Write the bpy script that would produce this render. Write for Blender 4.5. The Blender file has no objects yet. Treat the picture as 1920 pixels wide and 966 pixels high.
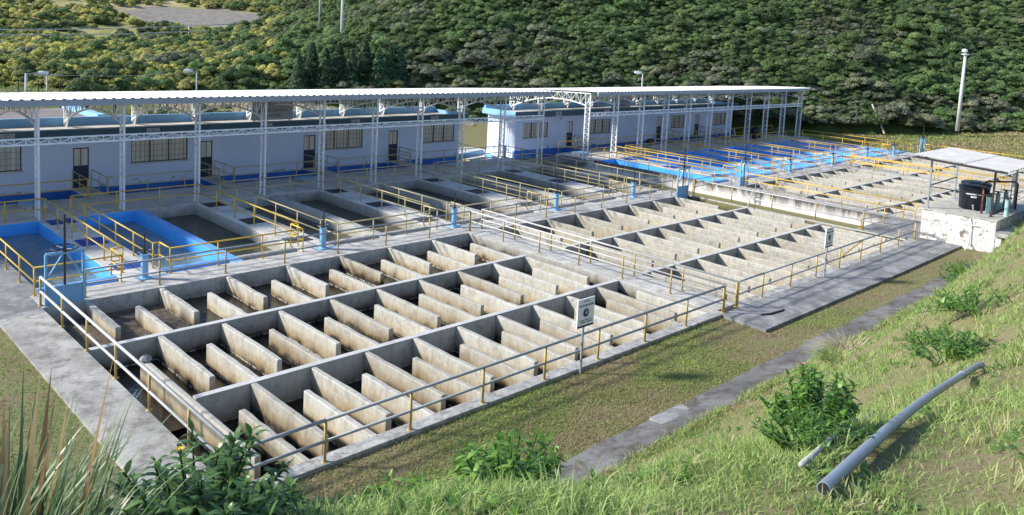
import bpy, bmesh, math, random
import numpy as np
from mathutils import Vector, Matrix
R=math.radians
random.seed(7); rng=np.random.default_rng(11)
scene=bpy.context.scene
COL=scene.collection
PI=math.pi

# ------------------------------------------------------------------ camera
def make_camera():
    yaw,pitch,roll=R(44.5145),R(5.8742),R(2.9728)
    f=1519.05
    cy,sy,cp,sp=math.cos(yaw),math.sin(yaw),math.cos(pitch),math.sin(pitch)
    fwd=Vector((sy*cp,cy*cp,-sp)); right=Vector((cy,-sy,0)); up=right.cross(fwd)
    r=right*math.cos(roll)+up*math.sin(roll); u=up*math.cos(roll)-right*math.sin(roll)
    cam=bpy.data.cameras.new('camera'); o=bpy.data.objects.new('camera',cam); COL.objects.link(o)
    M=Matrix(((r.x,u.x,-fwd.x,-6.448),(r.y,u.y,-fwd.y,-27.960),(r.z,u.z,-fwd.z,9.367),(0,0,0,1)))
    o.matrix_world=M
    cam.sensor_fit='HORIZONTAL'; cam.sensor_width=36; cam.lens=f/1920*36
    cam.shift_y=-(483-223.05)/1920
    cam.clip_start=.1; cam.clip_end=3000
    scene.camera=o
make_camera()
CAM=np.array([-6.448,-27.960,9.367])

# ------------------------------------------------------------------ light
SUN=Vector((-1.25,1.1,1.0)).normalized()
w=bpy.data.worlds.new('World'); scene.world=w; w.use_nodes=True
nt=w.node_tree
sky=nt.nodes.new('ShaderNodeTexSky'); sky.sky_type='NISHITA'; sky.sun_disc=False
sky.sun_elevation=math.asin(SUN.z); sky.sun_rotation=math.atan2(SUN.x,SUN.y)
sky.air_density=1.0; sky.dust_density=1.5; sky.ozone_density=1.0; sky.altitude=2500
bg=nt.nodes['Background']; bg.inputs[1].default_value=0.15
nt.links.new(sky.outputs[0],bg.inputs[0])
sl=bpy.data.lights.new('sun','SUN'); sl.energy=3.5; sl.angle=R(5.5); sl.color=(1,.945,.84)
so=bpy.data.objects.new('sun',sl); COL.objects.link(so); so.location=(-40,70,60)
so.rotation_euler=SUN.to_track_quat('Z','Y').to_euler()
vs=scene.view_settings; vs.view_transform='Standard'; vs.look='None'; vs.gamma=1; vs.exposure=1.0
vs.use_curve_mapping=False
scene.render.engine='CYCLES'
scene.cycles.max_bounces=6; scene.cycles.transparent_max_bounces=6

# ------------------------------------------------------------------ materials
def mat(name,build,rough=.8,spec=.3):
    m=bpy.data.materials.new(name); m.use_nodes=True
    t=m.node_tree; b=t.nodes['Principled BSDF']
    b.inputs['Roughness'].default_value=rough; b.inputs['Specular IOR Level'].default_value=spec
    build(N(t),b); return m
class N:
    def __init__(s,t): s.t=t; s._pos=None
    def new(s,k): return s.t.nodes.new(k)
    def link(s,a,b): s.t.links.new(a,b)
    def pos(s):
        if s._pos is None: s._pos=s.new('ShaderNodeNewGeometry').outputs['Position']
        return s._pos
    def scaled(s,v):
        n=s.new('ShaderNodeVectorMath'); n.operation='MULTIPLY'; s.link(s.pos(),n.inputs[0]); n.inputs[1].default_value=v; return n.outputs[0]
    def noise(s,scale=1,detail=5,rough=.6,stretch=None,dist=0):
        n=s.new('ShaderNodeTexNoise'); n.inputs['Scale'].default_value=scale; n.inputs['Detail'].default_value=detail
        n.inputs['Roughness'].default_value=rough; n.inputs['Distortion'].default_value=dist
        s.link(s.scaled(stretch) if stretch else s.pos(),n.inputs['Vector']); return n.outputs['Fac']
    def ramp(s,fac,stops,interp='LINEAR'):
        n=s.new('ShaderNodeValToRGB'); e=n.color_ramp.elements; n.color_ramp.interpolation=interp
        while len(e)<len(stops): e.new(.5)
        for x,(p,c) in zip(e,stops):
            x.position=p; x.color=(c[0],c[1],c[2],1) if hasattr(c,'__len__') else (c,c,c,1)
        s.link(fac,n.inputs[0]); return n.outputs[0]
    def mix(s,fac,a,b,mode='MIX'):
        n=s.new('ShaderNodeMix'); n.data_type='RGBA'; n.blend_type=mode
        for i,v in ((0,fac),(6,a),(7,b)):
            if hasattr(v,'is_output') or isinstance(v,bpy.types.NodeSocket): s.link(v,n.inputs[i])
            elif i==0: n.inputs[i].default_value=v
            else: n.inputs[i].default_value=(v[0],v[1],v[2],1)
        return n.outputs[2]
    def math(s,op,a,b=0):
        n=s.new('ShaderNodeMath'); n.operation=op
        for i,v in enumerate((a,b)):
            if isinstance(v,bpy.types.NodeSocket): s.link(v,n.inputs[i])
            else: n.inputs[i].default_value=v
        return n.outputs[0]
    def z(s):
        n=s.new('ShaderNodeSeparateXYZ'); s.link(s.pos(),n.inputs[0]); return n.outputs[2]
    def maprange(s,v,a,b,c=0,d=1):
        n=s.new('ShaderNodeMapRange'); s.link(v,n.inputs[0])
        for i,x in enumerate((a,b,c,d)): n.inputs[i+1].default_value=x
        return n.outputs[0]
    def bump(s,b,h,strength=.3,dist=.02):
        n=s.new('ShaderNodeBump'); n.inputs['Strength'].default_value=strength; n.inputs['Distance'].default_value=dist
        s.link(h,n.inputs['Height']); s.link(n.outputs[0],b.inputs['Normal'])
    def attr(s,name):
        n=s.new('ShaderNodeAttribute'); n.attribute_name=name; return n.outputs['Fac']

def concrete(name,c1,c2,c3=None,scale=.5,bump=.35,sc2=9):
    def f(n,b):
        big=n.noise(scale,9,.72,dist=.12); fine=n.noise(sc2,6,.75)
        c=n.ramp(big,[(.38,c1),(.62,c2)])
        if c3: c=n.mix(n.math('MULTIPLY',n.ramp(n.noise(scale*2.6,10,.78,dist=.15),[(.47,0),(.60,1)]),.85),c,c3)
        c=n.mix(.55,c,n.ramp(fine,[(.25,(.45,.45,.45)),(.75,(.75,.75,.75))]),'OVERLAY')
        n.link(c,b.inputs['Base Color']); n.bump(b,n.noise(24,4,.7),bump,.01)
    return mat(name,f,.88,.25)
M={}
M['slab']=concrete('walkway_concrete',(.37,.355,.33),(.50,.485,.455),(.27,.255,.235),scale=.8)
M['pave']=concrete('weathered_pavement',(.13,.13,.135),(.215,.213,.215),(.32,.315,.31),scale=.35)
M['path']=concrete('dark_path_concrete',(.105,.103,.102),(.19,.186,.18),(.075,.06,.045),scale=.6)
M['walkleft']=concrete('stained_walkway',(.25,.24,.22),(.41,.395,.365),(.15,.14,.125),scale=.55,sc2=16)
M['gallery']=concrete('gallery_floor',(.45,.435,.41),(.60,.585,.555),(.35,.335,.315),scale=.3)
M['curb']=concrete('curb_concrete',(.27,.265,.255),(.44,.43,.41),(.17,.165,.155),scale=1.6,sc2=14)
def stained(name,top,mid,low,water,z0=-.02,zw=-1.0,streak=1.0):
    def f(n,b):
        z=n.z(); wob=n.noise(1.6,4,.6)
        oi=n.new('ShaderNodeObjectInfo').outputs['Random']; zz=n.math('ADD',z,n.math('ADD',n.math('MULTIPLY',n.math('SUBTRACT',wob,.5),.6),n.math('MULTIPLY',n.math('SUBTRACT',oi,.5),.34)))
        t=n.maprange(zz,z0,zw)
        c=n.ramp(t,[(0,top),(.40,mid),(.74,low),(.93,water),(1,(water[0]*.5,water[1]*.5,water[2]*.5))])
        st=n.noise(1,8,.78,stretch=(9,9,2.2))
        c=n.mix(.5*streak,c,n.ramp(st,[(.3,(.2,.2,.2)),(.62,(.70,.70,.68))]),'OVERLAY')
        blot=n.noise(2.2,8,.75,dist=.6)
        c=n.mix(n.math('MULTIPLY',n.ramp(blot,[(.50,0),(.68,1)]),.62),c,(.20,.19,.17))
        c=n.mix(1.0,c,n.ramp(oi,[(0,(.74,.74,.75)),(.5,(.90,.90,.90)),(1,(1.0,.99,.97))]),'MULTIPLY')
        sc=n.math('MULTIPLY',n.math('LESS_THAN',z,zw+.04),n.ramp(n.noise(5,6,.75),[(.46,0),(.54,1)]))
        c=n.mix(sc,c,(.50,.47,.41))
        n.link(c,b.inputs['Base Color']); n.bump(b,n.noise(18,5,.7),.4,.012)
    return mat(name,f,.85,.25)
ZW=(-.60,-.72,-.84)
for q in range(3): M['baffle%d'%q]=stained('stained_baffle_concrete',top=(.48,.465,.425),mid=(.49,.445,.355),low=(.34,.26,.155),water=(.07,.048,.028),zw=ZW[q],streak=.8)
for q in range(3): M['wall%d'%q]=stained('channel_wall_concrete',(.50,.49,.46),(.44,.425,.385),(.30,.27,.22),(.09,.075,.055),zw=ZW[q],streak=.7)
M['baffle_dry']=stained('pale_baffle_concrete',(.47,.445,.395),(.50,.45,.34),(.46,.35,.19),(.27,.18,.08),zw=-1.2)
M['wall']=stained('channel_wall_concrete',(.46,.45,.42),(.38,.36,.32),(.27,.23,.175),(.08,.065,.045))
def whitetop(n,b):
    big=n.noise(1.5,6,.7); n.link(n.ramp(big,[(.3,(.42,.42,.40)),(.7,(.60,.59,.57))]),b.inputs['Base Color']); n.bump(b,n.noise(20,4,.7),.25,.01)
M['coping']=mat('pale_wall_coping',whitetop,.85)
def retain(n,b):
    z=n.z(); st=n.noise(1,6,.7,stretch=(2.4,2.4,.35)); t=n.math('ADD',n.math('MULTIPLY',n.maprange(z,-.8,.05),.45),n.math('MULTIPLY',st,.75))
    n.link(n.ramp(t,[(.42,(.66,.64,.61)),(.6,(.44,.42,.40)),(.78,(.10,.095,.09))]),b.inputs['Base Color'])
M['retain']=mat('stained_white_retaining_wall',retain,.9)
def plain(name,c,rough=.5,spec=.4,var=.15,scale=3,metal=0):
    def f(n,b):
        c0=tuple(x*(1-var) for x in c); c1=tuple(min(1,x*(1+var)) for x in c)
        n.link(n.ramp(n.noise(scale,6,.65),[(.3,c0),(.7,c1)]),b.inputs['Base Color']); b.inputs['Metallic'].default_value=metal
    return mat(name,f,rough,spec)
def worn(name,c,dirt,rough=.5,amt=.62,scale=5):
    def f(n,b):
        k=n.noise(scale,8,.72,dist=.5)
        c1=n.ramp(n.noise(.8,4,.6),[(.3,tuple(x*.85 for x in c)),(.7,tuple(min(1,x*1.12) for x in c))])
        n.link(n.mix(n.ramp(k,[(amt,0),(amt+.08,1)]),c1,dirt),b.inputs['Base Color'])
    return mat(name,f,rough,.4)
M['blue']=worn('blue_tank_paint',(.075,.40,.93),(.22,.47,.78),.45,.66,2.5)
M['blue_top']=worn('light_blue_tank_rim',(.14,.36,.74),(.33,.42,.52),.5,.6,3)
M['dado']=worn('dark_blue_dado_paint',(.03,.15,.52),(.14,.24,.42),.55,.68)
M['sluice']=worn('pale_blue_sluice_paint',(.20,.42,.64),(.09,.16,.24),.45,.66,4)
M['parapet']=worn('light_blue_parapet_paint',(.25,.50,.80),(.07,.17,.31),.7,.60,3.2)
M['fascia']=plain('dark_teal_fascia',(.075,.13,.165),.7,.2,.15,1.5)
def wallpaint(n,b):
    z=n.z(); k=n.math('ADD',n.noise(2.2,8,.75),n.math('MULTIPLY',n.maprange(z,.7,0),.16))
    c=n.ramp(n.noise(.5,5,.6),[(.3,(.55,.61,.77)),(.7,(.66,.71,.85))])
    n.link(n.mix(n.ramp(k,[(.70,0),(.75,1)]),c,(.25,.27,.29)),b.inputs['Base Color'])
M['paint']=mat('pale_lavender_wall_paint',wallpaint,.8,.2)
M['white']=worn('white_steel_paint',(.74,.75,.75),(.40,.36,.32),.45,.70)
M['roof']=plain('white_metal_roof_sheet',(.66,.66,.65),.45,.4,.06,.8)
M['gutter']=plain('galvanised_gutter',(.27,.29,.32),.5,.5,.12,2)
M['galv']=plain('grey_galvanised_pipe',(.27,.30,.33),.4,.5,.15,4)
M['galv_light']=plain('pale_galvanised_pipe',(.50,.49,.46),.4,.5,.15,4)
M['yellow']=worn('yellow_rail_paint',(.66,.42,.045),(.42,.30,.12),.45,.62,6)
M['faded']=worn('faded_yellow_rail_paint',(.50,.41,.21),(.36,.31,.21),.5,.6,6)
M['post']=worn('tan_post_paint',(.45,.33,.12),(.27,.20,.11),.5,.60,7)
M['black']=plain('black_steel',(.02,.022,.025),.4,.5)
M['navy']=plain('navy_door_paint',(.02,.03,.07),.45,.4)
def glass(n,b):
    n.link(n.ramp(n.noise(1,3,.6,stretch=(3.2,3.2,.25)),[(.3,(.52,.45,.36)),(.7,(.80,.72,.60))]),b.inputs['Base Color'])
M['pane']=mat('curtained_window_glass',glass,.12,.55)
M['grate']=plain('dark_grating',(.045,.045,.05),.6,.3,.3,12)
M['bluegrate']=plain('blue_painted_cover',(.015,.06,.30),.5,.4,.2,6)
M['sign']=plain('pale_sign_face',(.84,.87,.92),.5,.3,.04)
M['signgrey']=plain('grey_lilac_plaque',(.40,.39,.42),.6,.3,.06)
M['ink']=plain('navy_lettering',(.012,.015,.09),.6,.2,.05)
M['darkink']=plain('black_lettering',(.02,.02,.03),.6,.2,.05)
M['teal']=worn('pale_teal_valve_paint',(.33,.53,.55),(.20,.28,.28),.5,.66)
M['tank']=plain('black_plastic_tank',(.012,.016,.03),.38,.45,.2)
M['brown']=plain('red_brown_pipe',(.17,.055,.04),.5,.4)
M['pvc']=worn('grey_pvc_pipe',(.25,.29,.35),(.17,.19,.21),.35,.68,5)
M['oldpipe']=worn('weathered_grey_pipe',(.36,.36,.35),(.20,.18,.15),.7,.55,8)
def whitewash(n,b):
    n.link(n.ramp(n.noise(2.6,9,.78,dist=.5),[(.34,(.74,.73,.71)),(.50,(.64,.63,.61)),(.56,(.36,.33,.29)),(.62,(.17,.145,.12))]),b.inputs['Base Color']); n.bump(b,n.noise(9,5,.7),.4,.02)
M['whitewash']=mat('peeling_whitewash',whitewash,.9,.2)
M['sheet']=plain('grey_fibre_roof_sheet',(.43,.42,.42),.7,.3,.14,1.2)
M['pole']=plain('pale_concrete_pole',(.52,.52,.50),.8,.2,.1)
M['wood']=plain('weathered_wood_pole',(.45,.40,.33),.8,.2,.2)
M['bark']=plain('brown_bark',(.10,.075,.055),.9,.2,.3,8)
def water(name,c1,c2,rough,bs,scale,spec=.5,dist=.03):
    def f(n,b):
        n.link(n.ramp(n.noise(.5,4,.6),[(.3,c1),(.7,c2)]),b.inputs['Base Color'])
        h=n.noise(scale,4,.6,dist=.8); n.bump(b,h,bs,dist)
    return mat(name,f,rough,spec)
M['water_floc']=water('dark_channel_water',(.006,.007,.006),(.020,.017,.012),.04,.3,3.5,.5,.05)
M['water_dry']=water('brown_shallow_water',(.05,.04,.022),(.16,.12,.06),.12,.06,3.0)
M['water_filter']=water('dark_green_filter_water',(.018,.021,.015),(.055,.055,.035),.05,.4,2.6,.5,.06)
M['water_blue']=water('rippled_grey_green_water',(.10,.16,.17),(.26,.30,.27),.06,1.0,3.2,.9,.16)  # pale base colour includes the sky reflected on the ripples
M['water_blue2']=water('blue_filter_water',(.14,.30,.62),(.26,.42,.70),.10,.6,3.0,.5,.08)  # blue reflected from the tank walls is put into the water colour
def sludge(n,b):
    n.link(n.ramp(n.noise(5,9,.78,dist=.7),[(.35,(.035,.028,.02)),(.52,(.12,.10,.075)),(.68,(.26,.22,.16))]),b.inputs['Base Color']); n.bump(b,n.noise(7,8,.75),.8,.05)
M['sludge']=mat('floating_sludge_scum',sludge,.75,.3)
def soil(name,cols,scale=1.2):
    def f(n,b):
        k=n.math('ADD',n.math('MULTIPLY',n.noise(scale,8,.7,dist=.6),.6),n.math('MULTIPLY',n.noise(14,6,.75),.4))
        n.link(n.ramp(k,[(.34,cols[0]),(.46,cols[1]),(.54,cols[2]),(.66,cols[3])]),b.inputs['Base Color']); n.bump(b,n.noise(20,6,.75),.7,.03)
    return mat(name,f,.95,.1)
M['ground']=soil('dry_lawn_soil',[(.08,.062,.04),(.24,.19,.115),(.17,.185,.07),(.36,.29,.18)])
M['hill']=soil('hill_undergrowth_soil',[(.025,.04,.012),(.045,.07,.02),(.06,.085,.026),(.09,.10,.04)],.2)
def farhill(n,b):
    k=n.noise(.05,8,.7,dist=.6)
    c=n.ramp(k,[(.35,(.14,.16,.05)),(.5,(.32,.29,.12)),(.65,(.46,.40,.22))])
    sp=n.new('ShaderNodeSeparateXYZ'); n.link(n.pos(),sp.inputs[0])
    # bare earth cut on the slope
    ex=n.math('POWER',n.math('DIVIDE',n.math('SUBTRACT',sp.outputs[0],128),30),2)
    ez=n.math('POWER',n.math('DIVIDE',n.math('SUBTRACT',sp.outputs[2],9.5),4.5),2)
    d=n.math('ADD',n.math('ADD',ex,ez),n.math('MULTIPLY',n.noise(.09,8,.75),2.2))
    c=n.mix(n.maprange(d,2.1,1.85),c,n.ramp(n.noise(.5,6,.7),[(.3,(.16,.14,.12)),(.7,(.30,.27,.23))]))
    n.link(c,b.inputs['Base Color'])
M['farhill']=mat('dry_far_hillside',farhill,.95,.1)
def leaf(name,stops,trans=.3,rough=.55):
    m=bpy.data.materials.new(name); m.use_nodes=True; t=m.node_tree; n=N(t); b=t.nodes['Principled BSDF']
    b.inputs['Roughness'].default_value=rough; b.inputs['Specular IOR Level'].default_value=.35
    c=n.ramp(n.attr('tint'),stops)
    if name.split('_')[-1] in ('leaves','needles') and not name.startswith(('glossy','deep')):
      oi=n.new('ShaderNodeObjectInfo'); c=n.mix(1.0,c,n.ramp(oi.outputs['Random'],[(0,(.80,.84,.76)),(.35,(1.1,1.1,1.08)),(.7,(1.38,1.36,1.22)),(1,(1.85,1.76,1.6))]),'MULTIPLY')
    n.link(c,b.inputs['Base Color'])
    tr=n.new('ShaderNodeBsdfTranslucent'); n.link(c,tr.inputs[0])
    mx=n.new('ShaderNodeMixShader'); mx.inputs[0].default_value=trans
    n.link(b.outputs[0],mx.inputs[1]); n.link(tr.outputs[0],mx.inputs[2])
    n.link(mx.outputs[0],t.nodes['Material Output'].inputs[0]); return m
M['leaf_dark']=leaf('dark_green_leaves',[(0,(.045,.08,.03)),(.5,(.115,.175,.065)),(1,(.26,.32,.16))],.5)
M['leaf_mid']=leaf('mid_green_leaves',[(0,(.05,.10,.035)),(.5,(.122,.20,.075)),(1,(.255,.335,.165))],.48)
M['leaf_grey']=leaf('grey_green_leaves',[(0,(.075,.095,.06)),(.5,(.165,.19,.12)),(1,(.34,.36,.26))],.4)
M['leaf_olive']=leaf('olive_brown_leaves',[(0,(.05,.062,.028)),(.5,(.105,.125,.06)),(1,(.19,.205,.115))],.4)
M['leaf_lime']=leaf('yellow_green_leaves',[(0,(.12,.15,.03)),(.5,(.29,.31,.08)),(1,(.50,.48,.18))],.45)  # brightness of the sunlit hillside is put into this leaf colour
M['leaf_pale']=leaf('pale_sunlit_leaves',[(0,(.20,.21,.06)),(.5,(.44,.42,.15)),(1,(.66,.60,.28))],.5)  # even lighter leaf colour, painted to look strongly sunlit
M['conifer']=leaf('blue_green_needles',[(0,(.018,.045,.022)),(.5,(.045,.09,.045)),(1,(.09,.15,.075))],.25)
M['grass']=leaf('lawn_grass_blades',[(0,(.33,.26,.15)),(.35,(.34,.31,.14)),(.6,(.20,.29,.065)),(1,(.36,.46,.12))],.35)
M['slopegrass']=leaf('slope_grass_blades',[(0,(.54,.47,.27)),(.28,(.44,.44,.19)),(.5,(.25,.36,.10)),(1,(.42,.54,.18))],.4)
M['dock']=leaf('glossy_green_leaves',[(0,(.05,.12,.02)),(.5,(.11,.24,.035)),(1,(.24,.40,.08))],.38,.35)
M['bushleaf']=leaf('deep_green_leaves',[(0,(.04,.09,.025)),(.5,(.085,.17,.045)),(1,(.17,.29,.08))],.35,.35)
M['reed']=leaf('grey_green_reed_blades',[(0,(.06,.11,.04)),(.5,(.13,.20,.08)),(1,(.32,.39,.21))],.25,.4)
M['deadreed']=leaf('dry_tan_blades',[(0,(.22,.12,.05)),(.5,(.40,.25,.11)),(1,(.52,.38,.19))],.25,.6)
M['straw']=leaf('straw_plumes',[(0,(.42,.36,.22)),(1,(.68,.60,.42))],.4,.7)
M['flower']=plain('yellow_petals',(.75,.42,.02),.6,.2,.1)
M['pink']=plain('pink_petals',(.55,.20,.30),.6,.2,.1)
M['stone']=plain('grey_stone',(.25,.25,.25),.85,.2,.25,6)

# ------------------------------------------------------------------ mesh helpers
class MB:
    def __init__(s): s.v=[]; s.f=[]
    def add(s,vs,fs):
        o=len(s.v); s.v+=[tuple(p) for p in vs]; s.f+=[tuple(i+o for i in q) for q in fs]; return s
    def box(s,x0,x1,y0,y1,z0,z1):
        v=[(x,y,z) for z in (z0,z1) for y in (y0,y1) for x in (x0,x1)]
        return s.add(v,[(0,2,3,1),(4,5,7,6),(0,1,5,4),(1,3,7,5),(3,2,6,7),(2,0,4,6)])
    def rect(s,x0,x1,y0,y1,z): return s.add([(x0,y0,z),(x1,y0,z),(x1,y1,z),(x0,y1,z)],[(0,1,2,3)])
    def poly(s,pts,z0,z1):
        n=len(pts); v=[(x,y,z0) for x,y in pts]+[(x,y,z1) for x,y in pts]
        return s.add(v,[tuple(range(n-1,-1,-1)),tuple(range(n,2*n))]+[(i,(i+1)%n,n+(i+1)%n,n+i) for i in range(n)])
    def bar(s,a,b,w,h=None):
        """square bar from a to b"""
        a=Vector(a);b=Vector(b);h=h or w; d=(b-a).normalized()
        up=Vector((0,0,1)) if abs(d.z)<.95 else Vector((0,1,0))
        x=d.cross(up).normalized()*w/2; y=x.cross(d).normalized()*h/2
        v=[a-x-y,a+x-y,a+x+y,a-x+y,b-x-y,b+x-y,b+x+y,b-x+y]
        return s.add(v,[(3,2,1,0),(4,5,6,7),(0,1,5,4),(1,2,6,5),(2,3,7,6),(3,0,4,7)])
    def tube(s,pts,r,n=8,caps=True):
        pts=[Vector(p) for p in pts]; k=len(pts); rr=r if hasattr(r,'__len__') else [r]*k
        base=len(s.v); ref=None
        for i,p in enumerate(pts):
            d=(pts[min(i+1,k-1)]-pts[max(i-1,0)]).normalized()
            if ref is None: ref=Vector((0,0,1)) if abs(d.z)<.9 else Vector((1,0,0))
            x=d.cross(ref).normalized(); y=x.cross(d).normalized(); ref=y
            for j in range(n):
                a=2*PI*j/n; s.v.append(tuple(p+(x*math.cos(a)+y*math.sin(a))*rr[i]))
        for i in range(k-1):
            for j in range(n):
                a=base+i*n+j; b=base+i*n+(j+1)%n; s.f.append((a,b,b+n,a+n))
        if caps: s.f.append(tuple(base+j for j in range(n-1,-1,-1))); s.f.append(tuple(base+(k-1)*n+j for j in range(n)))
        return s
    def ring(s,c,R_,r,n=28,m=6):
        base=len(s.v)
        for i in range(n):
            a=2*PI*i/n
            for j in range(m):
                b=2*PI*j/m; q=R_+r*math.cos(b); s.v.append((c[0]+q*math.cos(a),c[1]+q*math.sin(a),c[2]+r*math.sin(b)))
        for i in range(n):
            for j in range(m):
                s.f.append((base+i*m+j,base+((i+1)%n)*m+j,base+((i+1)%n)*m+(j+1)%m,base+i*m+(j+1)%m))
        return s
    def lathe(s,c,prof,n=20):
        base=len(s.v)
        for r,z in prof:
            for j in range(n):
                a=2*PI*j/n; s.v.append((c[0]+r*math.cos(a),c[1]+r*math.sin(a),c[2]+z))
        for i in range(len(prof)-1):
            for j in range(n):
                a=base+i*n+j; b=base+i*n+(j+1)%n; s.f.append((a,b,b+n,a+n))
        s.f.append(tuple(base+j for j in range(n-1,-1,-1))); s.f.append(tuple(base+(len(prof)-1)*n+j for j in range(n)))
        return s
    def quad(s,a,b,c,d): return s.add([a,b,c,d],[(0,1,2,3)])

SHIFT=None          # plan shift for the second module
def skew(p):
    return (p[0],p[1]-.25-.009*(p[0]-42),p[2])
def build(name,mb,m,parent=None,smooth=False,bevel=0):
    vs=[skew(p) for p in mb.v] if SHIFT else mb.v
    o_loc=Vector((0,0,0))
    if parent is not None:
        q=parent; 
        while q is not None: o_loc+=q.location; q=q.parent
    else:
        a=np.array(vs); o_loc=Vector(((a[:,0].min()+a[:,0].max())/2,(a[:,1].min()+a[:,1].max())/2,a[:,2].min()))
    me=bpy.data.meshes.new(name); me.from_pydata([tuple(Vector(p)-o_loc) for p in vs],[],mb.f)
    me.materials.append(m); me.validate(); me.update()
    if smooth: me.polygons.foreach_set('use_smooth',[True]*len(me.polygons))
    o=bpy.data.objects.new(name,me); COL.objects.link(o)
    if parent is not None: o.parent=parent
    else: o.location=o_loc
    if bevel:
        bv=o.modifiers.new('edge','BEVEL'); bv.width=bevel; bv.segments=2; bv.limit_method='ANGLE'
    return o
def tag(o,label,cat,group=None,kind=None):
    o['label']=label; o['category']=cat
    if group: o['group']=group
    if kind: o['kind']=kind
    return o
def struct(name,mb,m,label=None,**k):
    o=build(name,mb,m,**k); o['kind']='structure'
    if label: o['label']=label
    return o
def thing(name,label,cat,loc,group=None):
    o=bpy.data.objects.new(name,None); COL.objects.link(o); o.empty_display_size=.3
    o.location=skew(loc) if SHIFT else loc; tag(o,label,cat,group); return o
def solo(name,mb,m,label,cat,group=None,**k): return tag(build(name,mb,m,**k),label,cat,group)
def copy_thing(root,loc,label=None,group=None,rotz=None):
    r=root.copy(); COL.objects.link(r); r.location=skew(loc) if SHIFT else loc
    if label: r['label']=label
    if group: r['group']=group
    if rotz is not None: r.rotation_euler=(0,0,rotz)
    for ch in list(root.children):
        c=ch.copy(); COL.objects.link(c); c.parent=r
        for g in list(ch.children):
            d=g.copy(); COL.objects.link(d); d.parent=c
    return r
def text_mesh(txt,size,depth=.004):
    cu=bpy.data.curves.new('lettering','FONT'); cu.body=txt; cu.size=size; cu.align_x='CENTER'; cu.align_y='CENTER'; cu.extrude=depth/2
    o=bpy.data.objects.new('lettering',cu); COL.objects.link(o)
    dg=bpy.context.evaluated_depsgraph_get(); me=bpy.data.meshes.new_from_object(o.evaluated_get(dg))
    COL.objects.unlink(o); bpy.data.objects.remove(o); return me
def text(parent,txt,size,c,m,bold=0,xs=1.0):
    """lettering that faces -Y, centred on c (world)"""
    me=text_mesh(txt,size); me.materials.clear(); me.materials.append(m)
    o=bpy.data.objects.new('lettering',me); COL.objects.link(o); o.parent=parent
    base=Vector((0,0,0)); q=parent
    while q is not None: base+=q.location; q=q.parent
    o.location=Vector(skew(c) if SHIFT else c)-base; o.rotation_euler=(PI/2,0,0); o.scale=(xs,1,1)
    return o

# ------------------------------------------------------------------ terrain
def sstep(a,b,x):
    t=min(1,max(0,(x-a)/(b-a))); return t*t*(3-2*t)
def softplus(x,k): return x if x*k>30 else math.log1p(math.exp(x*k))/k
def smin(a,b,k):
    m=min(a,b); return m-k*math.log(math.exp(-(a-m)/k)+math.exp(-(b-m)/k))
def lump(x,y): return .10*math.sin(x*.9+1.3*math.sin(y*.7))*math.sin(y*1.1+.6)+.05*math.sin(x*2.3+y*1.7)*math.sin(y*2.9-x*.8)
def foreslope(x,y):
    s=softplus(-17.95-y,2.2)
    z=smin(.76*s,8.0,.45)
    b=1-sstep(-2.5,4.5,x); amp=1.2+.55*sstep(-2.2,-4.0,x)
    z+=amp*math.exp(-((s-6.6)/2.3)**2)*b
    z+=1.65*sstep(9,26,x)*sstep(.4,3.6,s)+1.1*math.exp(-((x-42.3)/3.0)**2-((y+18.5)/1.25)**2)
    z+=.45*math.exp(-((x+5.35)/1.0)**2-((y+24.45)/.8)**2)
    z+=lump(x,y)*min(1,s/2)*(.35+.65*sstep(0,4,x))
    return z
PIPE_A=(-2.15,-26.2,6.96); PIPE_B=(8.85,-24.48,4.70)
def pipe_z(x): return PIPE_A[2]+(PIPE_B[2]-PIPE_A[2])*(x-PIPE_A[0])/11.0
def gz(x,y):
    if y<-15:
        z=foreslope(x,y)-.10
        if -3<x<9:
            zl=pipe_z(x)-.05; d=abs(y-(PIPE_A[1]+1.72*(x-PIPE_A[0])/11.0))
            if z>zl: z-=(z-zl)*math.exp(-(d/.7)**2)*sstep(6.4,4.6,x)
        return z
    z=-.10
    if -10.6<y and 36.9<x<42.2: z=-.85
    elif y>12.3 and -20<x<78: z=-.95
    if x<.6 and y<12.4: z=-.09
    if y>26: z+=(y-26)*.034
    if x>80: z+=(x-80)*.065
    if x>74 and y<12.3: z+=.06
    return z
def grid_mesh(name,xs,ys,zf,m,skip=None,label=None):
    nx,ny=len(xs),len(ys); v=[(x,y,zf(x,y)) for y in ys for x in xs]; f=[]
    for j in range(ny-1):
        for i in range(nx-1):
            cx,cy=(xs[i]+xs[i+1])/2,(ys[j]+ys[j+1])/2
            if skip and skip(cx,cy): continue
            f.append((j*nx+i,j*nx+i+1,(j+1)*nx+i+1,(j+1)*nx+i))
    mb=MB(); mb.v=v; mb.f=f
    me=bpy.data.meshes.new(name); me.from_pydata(v,[],f); me.materials.append(m); me.update()
    me.polygons.foreach_set('use_smooth',[True]*len(me.polygons))
    o=bpy.data.objects.new(name,me); COL.objects.link(o); o['kind']='structure'
    if label: o['label']=label
    return o
def lin(a,b,st): n=max(1,round((b-a)/st)); return [a+(b-a)*i/n for i in range(n)]
gx=lin(-70,-12,3)+lin(-12,.6,.28)+lin(.6,12,.32)+lin(12,36.88,.6)+[36.9]+lin(36.92,42.15,.6)+[42.18]+lin(42.22,60,.7)+lin(60,78,1.5)+lin(78,130,3)+[130]
gy=lin(-60,-32,4)+lin(-32,-13.6,.28)+lin(-13.6,-10.62,.6)+[-10.6]+lin(-10.55,12.28,1.5)+[12.3]+lin(12.35,26,2)+lin(26,74,4)+[74]
def skipg(x,y): return (.62<x<36.9 and -13.5<y<12.3) or (42.2<x<76.5 and -13.9<y<12.3)
grid_mesh('ground',gx,gy,gz,M['ground'],skipg)

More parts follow.
